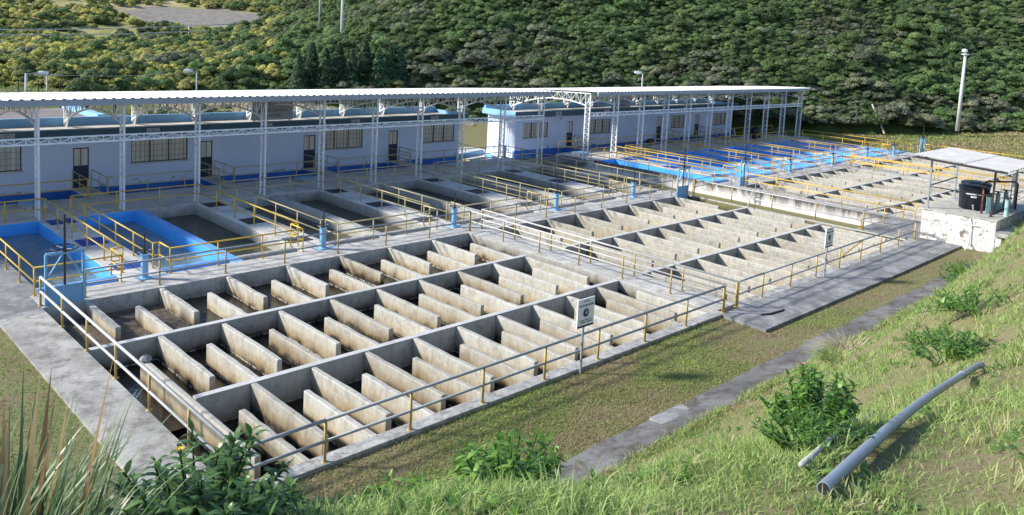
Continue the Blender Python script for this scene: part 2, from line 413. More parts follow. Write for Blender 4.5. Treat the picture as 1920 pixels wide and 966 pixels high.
# hills
TOE=[(-80,88),(-10,88),(8,88),(24,70),(45,52),(60,37),(71,25),(79,15),(88,6),(98,-1),(112,-14),(150,-36)]
def toe_d(x,y):
    best=1e9; sg=1
    for (ax,ay),(bx,by) in zip(TOE,TOE[1:]):
        dx,dy=bx-ax,by-ay; t=max(0,min(1,((x-ax)*dx+(y-ay)*dy)/(dx*dx+dy*dy)))
        qx,qy=x-ax-t*dx,y-ay-t*dy; d=math.hypot(qx,qy)
        if d<best: best=d; sg=1 if dx*qy-dy*qx>0 else -1
    return best*sg
def hcap(x):
    P=[(-80,-1),(0,.3),(14,.9),(30,1.8),(43,3.6),(53,6.2),(62,10.5),(75,21),(90,38),(200,60)]
    for (a,ha),(b,hb) in zip(P,P[1:]):
        if x<=b: return ha+(hb-ha)*(x-a)/(b-a)
    return 60
def hz(x,y):
    d=toe_d(x,y)
    if d<0: return -1.2+d*.2
    h=.47*d*sstep(0,6,d)+.5*min(d,6)/6
    c=hcap(x-(y-60)*.35)
    h=smin(h+1.5,c+1.5,1.2)-1.0+.35*math.sin(x*.31)*math.sin(y*.27)
    return h+.9
grid_mesh('wooded_hill',lin(-80,170,3.2)+[170],lin(-36,170,3.2)+[170],hz,M['hill'])
def fz(x,y):
    d=(y*.82+x*.35)-175
    z=-8+.19*d+2.2*math.sin(x*.045+1)*math.sin(y*.03)
    return z
grid_mesh('far_hill',lin(-160,420,9)+[420],lin(150,560,9)+[560],fz,M['farhill'])

# ------------------------------------------------------------------ pavements and floors
mb=MB().box(-.72,.6,-15.6,-.41,-.5,0.); struct('side_walkway',mb,M['walkleft'])
mb=MB().box(-14,.6,-.4,12.2,-.5,-.004); mb2=MB().box(-30,36.6,12.2,16.3,-1,0); struct('corner_pavement',mb,M['pave']); struct('gallery_floor',mb2,M['gallery'])
mb=MB().box(.6,36.9,0,1.45,-2.2,.0); struct('main_walkway',mb,M['slab'])
mb=MB().box(18.58,20.05,-13.3,-.002,-2.2,0); struct('middle_walkway',mb,M['slab'])
mb=MB().poly([(18.45,-13.62),(37.3,-13.62),(37.3,-13.1),(41.9,-13.1),(41.9,-15.45),(30,-15.5),(18.35,-15.4)],-.4,.004); struct('pavement',mb,M['pave'])
mb=MB().box(37.1,41.95,-13.08,-10.55,-.95,-.004); struct('crossing_slab',mb,M['pave'])
# lower path, slightly irregular slabs
mb=MB(); rp=random.Random(4); x=3.1
while x<33:
    L=rp.uniform(1.7,2.6); n=4; dz=rp.uniform(-.012,.012); tilt=rp.uniform(-.012,.012)
    for k in range(n):
        xa,xb=x+L*k/n,x+L*(k+1)/n-(.022 if k==n-1 else 0)
        q=[]
        for xx in (xa,xb):
            yu=-16.74+.04*math.sin(xx*1.7)+.03*math.sin(xx*4.1); yl=-17.74+.05*math.sin(xx*1.3+2)+.04*math.sin(xx*5)
            q.append((xx,yl,gz(xx,yl)+.03+dz-tilt)); q.append((xx,yu,gz(xx,yu)+.03+dz+tilt))
        b=len(mb.v); mb.v+=q+[(p[0],p[1],-.5) for p in q]
        mb.f+=[(b,b+2,b+3,b+1),(b+1,b+3,b+7,b+5),(b+2,b,b+4,b+6)]
        if k==0: mb.f.append((b,b+1,b+5,b+4))
        if k==n-1: mb.f.append((b+3,b+2,b+6,b+7))
    x+=L
struct('path',mb,M['path'])
mb=MB(); ps=[(9.9,-17.6),(11.2,-17.66),(11.25,-16.8),(9.95,-16.75)]
mb.poly(ps,-.3,gz(10.5,-17.2)+.055); struct('path_patch',mb,M['pave'])
mb=MB().box(36.9,42.0,10,36,-1.3,-.84); struct('yard_floor',mb,M['gallery'])

# ------------------------------------------------------------------ flocculation basins
def slab(x,th,ya,yb,z0,z1,rnd):
    """upright slab along Y with slightly uneven top and faces"""
    n=9; mb=MB()
    for i in range(n):
        y=ya+(yb-ya)*i/(n-1); t=th/2+rnd.uniform(-.008,.008); o=rnd.uniform(-.009,.009); zt=z1+rnd.uniform(-.014,.010)
        mb.v+=[(x-t+o,y,z0),(x+t+o,y,z0),(x+t+o,y,zt),(x-t+o,y,zt+rnd.uniform(-.008,.008))]
    for i in range(n-1):
        a=4*i
        for k in range(4): mb.f.append((a+k,a+4+k,a+4+(k+1)%4,a+(k+1)%4))
    mb.f.append((0,1,2,3)); a=4*(n-1); mb.f.append((a+3,a+2,a+1,a)); return mb
def basin(x0,x1,rows,y3,bms,wms,label,name='flocculation_basin',water='water_floc',zw=-1.0,leftwall=None,curbs=True,seedv=1):
    """rows: list of dicts y0,y1 (far and near wall faces), xs far-attached, xn near-attached, far end, near end"""
    rnd=random.Random(seedv)
    t=thing(name,label,'water basin',((x0+x1)/2,y3/2,-1.9),'flocculation basins')
    th=.17
    if not isinstance(bms,list): bms=[bms]*3; wms=[wms]*3; zws=[zw]*3
    else: zws=list(ZW)
    bm,wm=bms[2],wms[0]
    for k,r in enumerate(rows):
        bm=bms[k]
        for x in r['far']:
            ye=r['fe']+rnd.uniform(-.04,.04); mb=slab(x,th,ye,r['y0'],-1.9,-.012+rnd.uniform(-.012,.008),rnd); build('baffle',mb,bm,t,bevel=.028)
        for x in r['near']:
            ye=r['ne']+rnd.uniform(-.04,.04); mb=slab(x,th,r['y1'],ye,-1.9,-.03+rnd.uniform(-.015,.015),rnd); build('baffle',mb,bm,t,bevel=.028)
    for k,(a,b,y) in enumerate([r['wall'] for r in rows if r.get('wall')]):
        mb=MB().box(a,b,y,y+.18,-1.9,-.02); build('dividing_wall',mb,wms[k+1],t,bevel=.012)
        mb=MB().box(a+.01,b-.01,y-.012,y+.192,-.018,.008); build('coping',mb,M['coping'],t)
    wm=wms[0]
    if leftwall:
        mb=MB().box(*leftwall,-1.9,-.012); build('channel_wall',mb,bm,t,bevel=.03)
    # shell
    mb=MB().box(x0-.02,x1+.02,y3,y3+.17,-1.9,-.004); build('front_wall',mb,bm,t)
    mb=MB().box(x0-.1,x1+.1,y3-.24,y3+.172,-.42,.012); build('front_curb',mb,M['curb'],t,bevel=.015)
    mb=MB().box(x0,x1,-.012,-.002,-1.9,-.03); build('back_wall',mb,wm,t)
    mb=MB().box(x0,x0+.012,y3+.2,-.02,-1.9,-.03); build('side_wall',mb,wm,t)
    mb=MB().box(x1-.012,x1,y3+.2,-.02,-1.9,-.03); build('side_wall',mb,wm,t)
    mb=MB().rect(x0,x1,y3,0,-1.88); build('floor',mb,M['sludge'],t)
    ys=[-.001,rows[0]['wall'][2]+.09,rows[1]['wall'][2]+.09,y3+.1]
    for k in range(3):
        mb=MB().rect(x0+.002,x1-.002,ys[k+1],ys[k],zws[k]); struct('water',mb,M[water])
    return t
yA,yB,yC=-4.37,-8.97,-13.42
rows=[dict(y0=-.012,y1=yA+.18,far=[1.9]+[4.31+2.42*i for i in range(6)],near=[3.05+2.42*i for i in range(7)],fe=-2.95,ne=-1.3,wall=(.61,18.1,yA)),
      dict(y0=yA,y1=yB+.18,far=[2.615+1.933*i for i in range(8)]+[18.0],near=[3.5+1.95*i for i in range(8)],fe=-7.95,ne=-5.72,wall=(1.72,18.57,yB)),
      dict(y0=yB,y1=yC+.17,far=[3.252+1.754*i for i in range(9)],near=[2.36+1.77*i for i in range(10)],fe=-12.52,ne=-10.12)]
b1=basin(.6,18.58,rows,yC,[M['baffle%d'%q] for q in range(3)],[M['wall%d'%q] for q in range(3)],'near flocculation basin full of dark water beside the left walkway',leftwall=(1.55,1.71,-12.42,-5.72),zw=-1.0,seedv=3)
mb=MB()
for i in range(26):
    pass
mb.rect(.62,4.2,yA+.19,-.02,-.565); o=solo('floating_sludge',mb,M['sludge'],'brown crusted sludge floating in the first cells of the near basin','sludge'); o['kind']='stuff'
rows=[dict(y0=-.012,y1=yA+.18,far=[21.7+2.3*i for i in range(7)],near=[20.9+2.3*i for i in range(7)],fe=-3.1,ne=-1.35,wall=(20.55,36.6,yA)),
      dict(y0=yA,y1=yB+.18,far=[22.2+1.82*i for i in range(8)]+[36.55],near=[21.3+1.82*i for i in range(9)],fe=-7.95,ne=-5.75,wall=(20.06,36.35,yB)),
      dict(y0=yB,y1=yC+.17,far=[36.2-1.722*i for i in range(10)],near=[35.4-1.722*i for i in range(9)],fe=-12.5,ne=-10.1)]
basin(20.05,37.0,rows,yC,M['baffle_dry'],M['wall'],'second flocculation basin of pale dry baffles right of the middle walkway',water='water_dry',zw=-1.28,seedv=5)
SHIFT=True
rows=[dict(y0=-.012,y1=yA+.18,far=[45.28+2.33*i for i in range(7)],near=[44.1+2.33*i for i in range(7)],fe=-3.1,ne=-1.35,wall=(43.4,59.2,yA)),
      dict(y0=yA,y1=yB+.18,far=[44.4+1.82*i for i in range(9)],near=[43.5+1.82*i for i in range(9)],fe=-7.95,ne=-5.75,wall=(43.0,59.2,yB)),
      dict(y0=yB,y1=yC+.17,far=[43.4+1.72*i for i in range(10)],near=[44.2+1.72*i for i in range(9)],fe=-12.5,ne=-10.1)]
basin(43.0,59.7,rows,yC,M['baffle_dry'],M['wall'],'third flocculation basin of pale baffles behind the white stained retaining wall',water='water_dry',zw=-1.28,seedv=8)
rows=[dict(y0=-.012,y1=yA+.18,far=[61.9+2.2*i for i in range(7)],near=[60.95+2.2*i for i in range(7)],fe=-3.1,ne=-1.35,wall=(61.0,76.0,yA)),
      dict(y0=yA,y1=yB+.18,far=[62.4+1.8*i for i in range(8)],near=[61.5+1.8*i for i in range(8)],fe=-7.95,ne=-5.75,wall=(60.7,75.8,yB)),
      dict(y0=yB,y1=yC+.17,far=[61.6+1.75*i for i in range(9)],near=[62.4+1.75*i for i in range(8)],fe=-12.5,ne=-10.1)]
basin(60.65,76.3,rows,yC,M['baffle_dry'],M['wall'],'farthest flocculation basin near the grass bank behind the shelter roof',water='water_dry',zw=-1.28,seedv=9)
mb=MB().box(42.22,76.6,0,1.45,-2.2,0); struct('main_walkway',mb,M['slab'])
mb=MB().box(59.72,60.63,-13.3,-.002,-2.2,0); struct('middle_walkway',mb,M['slab'])
mb=MB().box(42.22,43.0,-13.3,-.002,-2.2,0); struct('side_walkway',mb,M['slab'])
mb=MB().box(76.3,77.2,-13.5,-.002,-2.2,0); struct('side_walkway',mb,M['slab'])
mb=MB().box(42.0,80,-15.5,-13.68,-1,-.002); struct('pavement',mb,M['pave'])
mb=MB().box(42.0,78.5,12.25,16.3,-1,0); struct('gallery_floor',mb,M['gallery'])
SHIFT=None
mb=MB().box(42.0,42.215,-13.3,12.0,-1.3,.03); solo('retaining_wall',mb,M['retain'],'white retaining wall with black streaks beside the grass strip','wall',bevel=.01)
mb=MB().box(36.62,41.98,12.6,15.2,-.22,-.005); struct('linking_slab',mb,M['path'])

# ------------------------------------------------------------------ filters
def filt(x0,blue,label,first=False,w=7.13,water='water_filter',lanes=(1,1),zw=-.55):
    wm=M['blue'] if blue else M['wall']; tm=M['blue_top'] if blue else M['curb']
    t=thing('filter_tank',label,'filter tank',(x0+4.3,6.8,-1.6),'filter tanks')
    Y0,Y1=2.0,12.2
    A=(x0+.97,x0+3.55); P=(x0+3.55,x0+5.1); B=(x0+5.1,x0+7.7)
    # lining walls of lanes
    for on,(a,b) in zip(lanes,(A,B)):
        if not on: continue
        mb=MB(); mb.box(a,b,Y1-.02,Y1-.002,-1.6,-.03); mb.box(a,a+.02,Y0+.26,Y1-.03,-1.6,-.03); mb.box(b-.02,b,Y0+.26,Y1-.03,-1.6,-.03); build('lining',mb,wm,t)
        mb=MB().box(a-.001,b+.001,Y0,Y0+.25,-1.6,-.005); build('front_wall',mb,tm,t,bevel=.015)
        mb=MB().box(a,b,1.47,Y0-.01,-1.6,-.34); build('trough',mb,M['blue'] if blue else M['wall'],t)
        mb=MB().rect(a+.021,b-.021,Y0+.251,Y1-.021,zw); struct('water',mb,M[water])
        mb=MB(); 
        for yy in (4.2,6.1,8.0,9.9): mb.box(a+.03,b-.03,yy,yy+.16,-.75,zw-.03 if not blue else zw-.02)
        build('wash_trough',mb,wm,t)
    mb=MB().box(P[0],P[1],1.46,Y1,-1.6,-.002); build('platform',mb,M['gallery'],t,bevel=.012)
    if lanes[1]:
        mb=MB().box(B[1],B[1]+.40,1.47,Y1,-1.6,-.006); build('divider',mb,M['blue_top'] if blue else M['curb'],t,bevel=.015)
    gm=M['bluegrate'] if blue else M['grate']
    for yy,d in ((2.75,.95),(6.75,1.15),(11.0,1.0)):
        mb=MB()
        for k in range(3):
            a=P[0]+.22+k*.36; mb.box(a,a+.33,yy,yy+d,-.05,.012)
        build('grating',mb,gm,t)
    return t
ORD=['leftmost','second','third','fourth','fifth']
filt(0,True,'blue painted filter tank with rippled water at the left edge',first=True,water='water_blue')
for k in range(1,5):
    filt(7.13*k,False,['','bare concrete filter tank right next to the blue tank','concrete filter tank in the middle of the near row','concrete filter tank second from the right end of the near row','last concrete filter tank of the near row beside the yard gap'][k])
mb=MB().box(.6,.97,1.47,12.2,-1.6,-.006); o=struct('filter_side_curb',mb,M['pave'])
SHIFT=True
M2=['near left blue filter tank of the far row beside the white stained wall','second blue filter tank of the far row','third blue filter tank of the far row','fourth blue filter tank of the far row','last blue filter tank of the far row near the bushes']
for k in range(5):
    filt(40.7+6.95*k+.35,True,M2[k],water='water_blue2',zw=-.75)
mb=MB().box(42.218,42.02+.4,1.47,12.2,-1.6,-.006); struct('filter_side_curb',mb,M['blue_top'])
SHIFT=None

# ------------------------------------------------------------------ railings
def railing(pts,label,H=.95,railm='galv',postm='post',r=.032,pr=.03,sp=2.3,group=None,closed=False,midh=.5,base=0.,ends=True):
    P=[Vector((p[0],p[1],p[2] if len(p)>2 else base)) for p in pts]
    t=thing('railing',label,'railing',tuple(P[0]),group)
    Q=P+[P[0]] if closed else P
    for nm,h in (('top_rail',H),('middle_rail',H*midh)):
        mb=MB()
        for a,b in zip(Q,Q[1:]): mb.tube([a+Vector((0,0,h)),b+Vector((0,0,h))],r if nm=='top_rail' else r*.9,8)
        build(nm,mb,M[railm],t,smooth=True)
    spots=[]
    for i,(a,b) in enumerate(zip(Q,Q[1:])):
        L=(b-a).length; n=max(1,round(L/sp))
        for k in range(n): spots.append(a.lerp(b,k/n))
    if not closed: spots.append(Q[-1])
    for s in spots:
        mb=MB().tube([s,s+Vector((0,0,H))],pr,8); mb.lathe((s.x,s.y,s.z),[(pr*2.3,0),(pr*2.3,.014),(pr,.016)],8); build('post',mb,M[postm],t,smooth=True)
    return t
railing([(.62,.25),(.62,-13.5)],'pale metal railing along the left walkway above the dark water channel',railm='galv_light',r=.04,pr=.036)
railing([(.62,-13.54),(2.6,-13.54),(18.67,-13.54)],'long grey railing on the front curb of the near basin above the grass',r=.04,pr=.036)
railing([(1.95,.28),(18.85,.28)],'grey railing on the main walkway behind the near basin',r=.034,pr=.032)
railing([(18.9,.28),(18.9,-13.45)],'left railing of the middle walkway over the near basin',railm='galv_light',r=.034,pr=.032)
railing([(19.62,.28),(19.62,-13.5)],'right railing of the middle walkway over the second basin',railm='galv_light',r=.034,pr=.032)
railing([(19.65,.28),(35.5,.28)],'grey railing on the main walkway behind the second basin',r=.034,pr=.032)
t=railing([(19.66,-13.54),(21.46,-13.54),(37.1,-13.54)],'grey railing with a diagonal yellow brace in front of the second basin',r=.036,pr=.034)
mb=MB().tube([(28.3,-13.54,.5),(30.4,-13.54,.93)],.03,8); build('brace',mb,M['yellow'],t)
t=railing([(37.12,-13.5),(37.12,-.3)],'pale railing with a slanting strut along the right side of the second basin',railm='galv_light',r=.034,pr=.032,sp=2.6)
mb=MB().tube([(36.6,-4.3,0),(37.12,-4.3,.93)],.03,8); build('strut',mb,M['galv_light'],t)
# loops round the filter lanes
def loop(k,x0=0,w=7.13,lab='',blue=False,y1=12.35,first=False,last=None):
    a=x0+w*k+4.92; b=x0+w*(k+1)+3.84
    if first: pts=[(x0+.72,1.38),(x0+3.45,1.38),(x0+3.45,2.4),(x0+3.84,2.4),(x0+3.84,y1),(x0+.72,y1)]
    elif last is not None: pts=[(a+.24,1.38),(last,1.38),(last,y1),(a,y1),(a,2.4),(a+.24,2.4)]
    else: pts=[(a+.24,1.38),(b-.35,1.38),(b-.35,2.4),(b,2.4),(b,y1),(a,y1),(a,2.4),(a+.24,2.4)]
    c='yellow' if blue else 'faded'
    return railing(pts,lab,railm=c,postm=c,closed=True,r=.03,pr=.028,sp=1.95)
loop(-1,lab='bright yellow railing round the leftmost blue water lane',blue=True,first=True)
loop(0,lab='bright yellow railing round the blue lane and the first concrete lane',blue=True)
loop(1,lab='faded yellow railing round the concrete lanes in the middle of the near row')
loop(2,lab='faded yellow railing round the third pair of concrete lanes')
loop(3,lab='faded yellow railing round the fourth pair of concrete lanes')
loop(4,lab='faded yellow railing round the last concrete lane of the near row',last=36.1)
SHIFT=True
X2=40.7+.35
loop(-1,X2,6.95,'yellow railing along the first blue lane of the far row above the white wall',True,first=True)
N2=['second','third','fourth','fifth']
for k in range(4): loop(k,X2,6.95,'yellow railing round the %s pair of blue lanes in the far row'%N2[k],True)
railing([(76.2,1.2),(76.2,12.3)],'yellow railing at the far end of the far row in front of the bushes',railm='yellow',postm='yellow',r=.034,pr=.03)
railing([(42.8,-.4),(42.8,-11.3)],'yellow railing on the left edge of the third basin above the retaining wall',railm='yellow',postm='yellow',r=.032,pr=.03)
railing([(44.2,.25),(59.3,.25)],'grey railing on the main walkway behind the third basin',railm='faded',postm='faded')
railing([(60.8,.25),(75.4,.25)],'faded railing on the main walkway behind the farthest basin',railm='faded',postm='faded')
railing([(59.75,.25),(59.75,-13.4)],'left yellow railing of the walkway between the two far basins',railm='yellow',postm='yellow')
railing([(60.55,.25),(60.55,-13.4)],'right yellow railing of the walkway between the two far basins',railm='yellow',postm='yellow')
railing([(76.8,.2),(76.8,-13.4)],'pale yellow railing at the foot of the grass bank beyond the far basins',railm='yellow',postm='yellow')
railing([(43.2,-13.75),(74,-13.75)],'grey railing in front of the far basins behind the shelter',railm='galv',postm='post')
SHIFT=None
railing([(37.3,-10.7),(37.6,-10.7),(41.9,-11.2)],'short yellow railing beside the crossing slab next to the shelter',railm='galv',postm='yellow',r=.03)
railing([(37.2,-.15),(41.8,-.15)],'thin grey railing bridging the gap beside the sluice gate',railm='galv',postm='post',r=.028,base=-.0)

# gallery back rails with door bridges
doors1=[(6.92,7.71),(13.87,14.6),(20.74,21.6),(27.5,28.3)]
doors2=[(46.2,46.95),(59.3,60.05),(65.9,66.7)]
def back_rails(xa,xb,doors,lab,lo):
    x=xa
    for i,(a,b) in enumerate(doors+[(xb,None)]):
        railing([(x,16.2),(a-.08,16.2)],lab%lo[i],railm='yellow' if i<1 or xa>40 else 'faded',postm='yellow' if i<1 or xa>40 else 'faded',r=.03,pr=.028,sp=2.2)
        if b: x=b+.08
def bridge(a,b,lab):
    t=thing('door_bridge',lab+' door',"footbridge",((a+b)/2,17.6,-.9),'door bridges over the trench')
    mb=MB().box(a-.12,b+.12,16.31,18.98,-.95,-.003); build('deck',mb,M['dado'] if False else M['gallery'],t)
    mb=MB().box(a-.135,a-.122,16.31,18.97,-.95,-.05); build('side_panel',mb,M['dado'],t)
    for x in (a-.08,b+.08):
        mb=MB().tube([(x,16.3,.93),(x,18.9,.95)],.026,8); mb.tube([(x,16.3,.47),(x,18.9,.47)],.024,8); build('handrail',mb,M['post'],t)
        for y in (16.35,17.6,18.85): mb=MB().tube([(x,y,0),(x,y,.94)],.024,8); build('post',mb,M['post'],t)
back_rails(-2,36.4,doors1,'faded yellow railing along the trench edge %s',['left of the first near door','between the first and second near doors','between the second and third near doors','between the third and fourth near doors','right of the fourth near door'])
for d,l in zip(doors1,('concrete footbridge to the first near','concrete footbridge to the second near','concrete footbridge to the third near','concrete footbridge to the fourth near')): bridge(*d,l)
SHIFT=True
back_rails(42.2,77,doors2,'yellow railing along the far gallery trench %s',['left of its first door','between its first and second doors','between its second and third doors','right of its third door'])
for d,l in zip(doors2,('concrete footbridge to the first far','concrete footbridge to the second far','concrete footbridge to the third far')): bridge(*d,l)
SHIFT=None
railing([(36.4,12.4),(36.4,16.2),(36.5,16.25)],'grey railing at the right end of the near gallery floor',railm='galv',postm='post',r=.028)

# ------------------------------------------------------------------ control buildings
def building(x0,x1,wins,doors,label,name='control_building'):
    t=thing(name,label,'building',((x0+x1)/2,20.8,-1),'control buildings')
    YF,YB=19.0,22.35
    # facade pieced round the openings
    ops=sorted([(a,b,z0,z1) for a,b,z0,z1 in wins]+[(a,b,0,2.16) for a,b in doors])
    mb=MB(); x=x0
    for a,b,z0,z1 in ops:
        mb.box(x,a,YF,YF+.2,-.048,2.85)
        if z0>.05: mb.box(a,b,YF,YF+.2,-.048,z0)
        mb.box(a,b,YF,YF+.2,z1,2.85); x=b
    mb.box(x,x1,YF,YF+.2,-.048,2.85)
    mb.box(x0,x0+.2,YF+.201,YB,-1,2.85); mb.box(x1-.2,x1,YF+.201,YB,-1,2.85); mb.box(x0+.2,x1-.2,YB-.2,YB-.001,-1,2.85)
    build('wall',mb,M['paint'],t)
    mb=MB().box(x0+.2,x1-.2,YF+1.7,YF+1.75,-.9,2.8); build('inner_wall',mb,M['pane'],t)
    mb=MB(); mb.box(x0-.004,x1+.004,YF-.012,YF+.19,-1.05,-.05); build('dado',mb,M['dado'],t)
    mb=MB().box(x0-.45,x1+.45,18.62,YB+.25,2.851,2.95); build('roof_slab',mb,M['gallery'],t)
    mb=MB().box(x0-.45,x1+.45,18.6,18.615,2.72,3.2); build('fascia',mb,M['fascia'],t)
    mb=MB(); mb.box(x0-.46,x1+.46,18.616,18.80,2.951,3.215); mb.box(x0-.45,x0-.27,18.801,YB+.25,2.951,3.2); mb.box(x1+.27,x1+.45,18.801,YB+.25,2.951,3.2)
    mb.box(x0-.27,x1+.27,YB+.07,YB+.25,2.951,3.42); build('parapet',mb,M['parapet'],t)
    mb=MB(); mb.box(x0-.462,x0-.451,18.62,YB+.25,2.74,2.96); mb.box(x1+.451,x1+.462,18.62,YB+.25,2.74,2.96); build('side_fascia',mb,M['parapet'],t)
    mb=MB().box(x0-.463,x1+.463,18.598,18.802,3.216,3.235); build('coping',mb,M['coping'],t)
    for a,b,z0,z1 in wins:
        fr=MB(); w=.045
        fr.box(a,a+w,YF+.03,YF+.09,z0,z1); fr.box(b-w,b,YF+.03,YF+.09,z0,z1); fr.box(a+w,b-w,YF+.03,YF+.09,z0,z0+w); fr.box(a+w,b-w,YF+.03,YF+.09,z1-w,z1)
        wn=build('window',fr,M['black'],t)
        pn=MB().box(a+w,b-w,YF+.075,YF+.085,z0+w,z1-w); build('pane',pn,M['pane'],wn)
        br=MB(); n=round((b-a)/.25)
        for i in range(1,n): 
            x=a+(b-a)*i/n; br.box(x-.005,x+.005,YF-.012,YF+.012,z0,z1)
        for i in range(1,4): z=z0+(z1-z0)*i/4; br.box(a,b,YF-.02,YF-.013,z-.006,z+.006)
        for q in (.33,.66): x=a+(b-a)*q; br.box(x-.022,x+.022,YF+.03,YF+.074,z0+w,z1-w)
        build('bars',br,M['black'],wn)
        sl=MB().box(a-.08,b+.08,YF-.07,YF-.001,z0-.09,z0-.002); build('sill',sl,M['coping'],wn)
        if a>8 or x0>30:
            cu=MB().box(a+.06,a+(b-a)*.33,YF+.15,YF+.16,z0+.3,z1-.06); build('curtain',cu,M['white'],wn)
    for i,(a,b) in enumerate(doors):
        fr=MB(); fr.box(a,a+.05,YF+.02,YF+.1,0,2.16); fr.box(b-.05,b,YF+.02,YF+.1,0,2.16); fr.box(a+.05,b-.05,YF+.02,YF+.1,2.10,2.16)
        fr.box(a+.05,b-.05,YF+.04,YF+.08,.02,1.18); fr.box((a+b)/2-.015,(a+b)/2+.015,YF+.03,YF+.09,1.18,2.1)
        for k in range(1,4): x=a+(b-a)*k/4; fr.box(x-.008,x+.008,YF+.033,YF+.041,.05,1.15)
        d=build('door',fr,M['navy'],t)
        pn=MB().box(a+.05,b-.05,YF+.055,YF+.065,1.181,2.1); build('pane',pn,M['pane'],d)
        h=MB().tube([(b-.12,YF+.02,1.05),(b-.12,YF-.03,1.05)],.015,6); build('handle',h,M['galv'],d)
        lamp=MB().box(a-1.0,a-.75,YF-.16,YF-.001,2.42,2.5); build('wall_lamp',lamp,M['galv'],t)
    return t
wins1=[(1.3,4.5,1.13,2.44),(9.91,13.09,1.13,2.44),(21.95,25.3,1.13,2.44),(30.6,33.6,1.13,2.44)]
building(-14,34.15,wins1,doors1,'long pale control building with dark teal fascia on the left')
SHIFT=True
wins2=[(40.85,43.8,.95,2.2),(49.0,52.1,.95,2.2),(61.6,64.0,.95,2.2),(69.3,71.8,.95,2.2)]
building(39.95,73.1,wins2,doors2,'second control building with sunlit white side wall near the centre')
SHIFT=None
mb=MB(); mb.tube([(39.46,19.9,2.6),(39.46,19.9,-.6)],.03,8); mb.tube([(39.46,20.15,2.6),(39.46,20.15,-.6)],.025,8)
for z in (.3,2.2): mb.box(39.43,39.49,19.8,20.25,z,z+.06)
solo('downpipe_pair',mb,M['black'],'thin dark downpipes on the white side wall of the second building','pipe')
def dashes(parent,c,width,h,m,words,name='small_print'):
    """a line of print too small to read: short strokes grouped into words, facing -Y"""
    r=random.Random(len(words)*7+int(width*1000)); mb=MB(); tot=sum(words)+len(words)-1; u=width/tot; x=c[0]-width/2
    for w_ in words:
        for k in range(w_):
            hh=h*r.uniform(.75,1.0); mb.quad((x+u*.12,c[1],c[2]-h/2),(x+u*r.uniform(.62,.9),c[1],c[2]-h/2),(x+u*r.uniform(.62,.9),c[1],c[2]-h/2+hh),(x+u*.12,c[1],c[2]-h/2+hh)); x+=u
        x+=u
    build(name,mb,m,parent)
# plaques and big signs
def plaque(x,txt,label,z=2.93,w=.72,h=.40):
    t=thing('plaque',label,'sign',(x,18.56,z),'door plaques on the fascias')
    mb=MB().box(x-w/2,x+w/2,18.56,18.59,z-h/2,z+h/2); build('board',mb,M['signgrey'],t)
    text(t,txt,.155,(x,18.555,z-.03),M['darkink']); dashes(t,(x,18.556,z+.12),.26,.045,M['darkink'],(3,4))
plaque(3.75,'FILTRO 10','grey plaque reading FILTRO 10 at the left edge')
plaque(10.95,'FILTRO 9','grey plaque reading FILTRO 9 above the left window')
plaque(17.9,'FILTRO 8','grey plaque reading FILTRO 8 under the big sign')
plaque(24.4,'FILTRO 7','grey plaque reading FILTRO 7 above the third window')
plaque(31.3,'FILTRO 6','grey plaque reading FILTRO 6 near the right end of the left building')
SHIFT=True
for x,n in ((44.6,5),(51.0,4),(63.4,2)): plaque(x,'FILTRO %d'%n,'small grey plaque reading FILTRO %d on the second building'%n)
SHIFT=None
def bigsign(x0,x1,z0,z1,label,s=.23):
    t=thing('roof_sign',label,'sign',((x0+x1)/2,18.9,z0),'roof signs')
    mb=MB().box(x0,x1,18.9,18.95,z0,z1); build('board',mb,M['signgrey'],t)
    mb=MB()
    for x in (x0+.2,x1-.2): mb.box(x-.03,x+.03,18.951,19.0,2.96,z1)
    build('stand',mb,M['black'],t)
    c=(x0+x1)/2; zc=(z0+z1)/2
    text(t,'SALA DE CONTROL',s,(c,18.895,zc+.02),M['darkink']); text(t,'DE FILTROS',s,(c,18.895,zc-.31),M['darkink'])
bigsign(17.05,19.85,3.27,4.45,'grey board reading SALA DE CONTROL DE FILTROS on the left building')
SHIFT=True
bigsign(52.0,54.75,3.2,4.3,'grey board reading SALA DE CONTROL DE FILTROS on the second building')
SHIFT=None
# clear well roof behind the first building
t=thing('clear_well','low brown tank roof with blue rim behind the left building','tank',(0,25.5,0))
mb=MB().box(-30,9.3,22.7,29.5,-1,3.2); build('roof_deck',mb,plain('brown_tank_roof',(.24,.20,.19),.9,.1,.15,.6),t)
mb=MB().box(9.3,9.75,22.7,29.6,-1,3.5); build('rim',mb,M['parapet'],t)

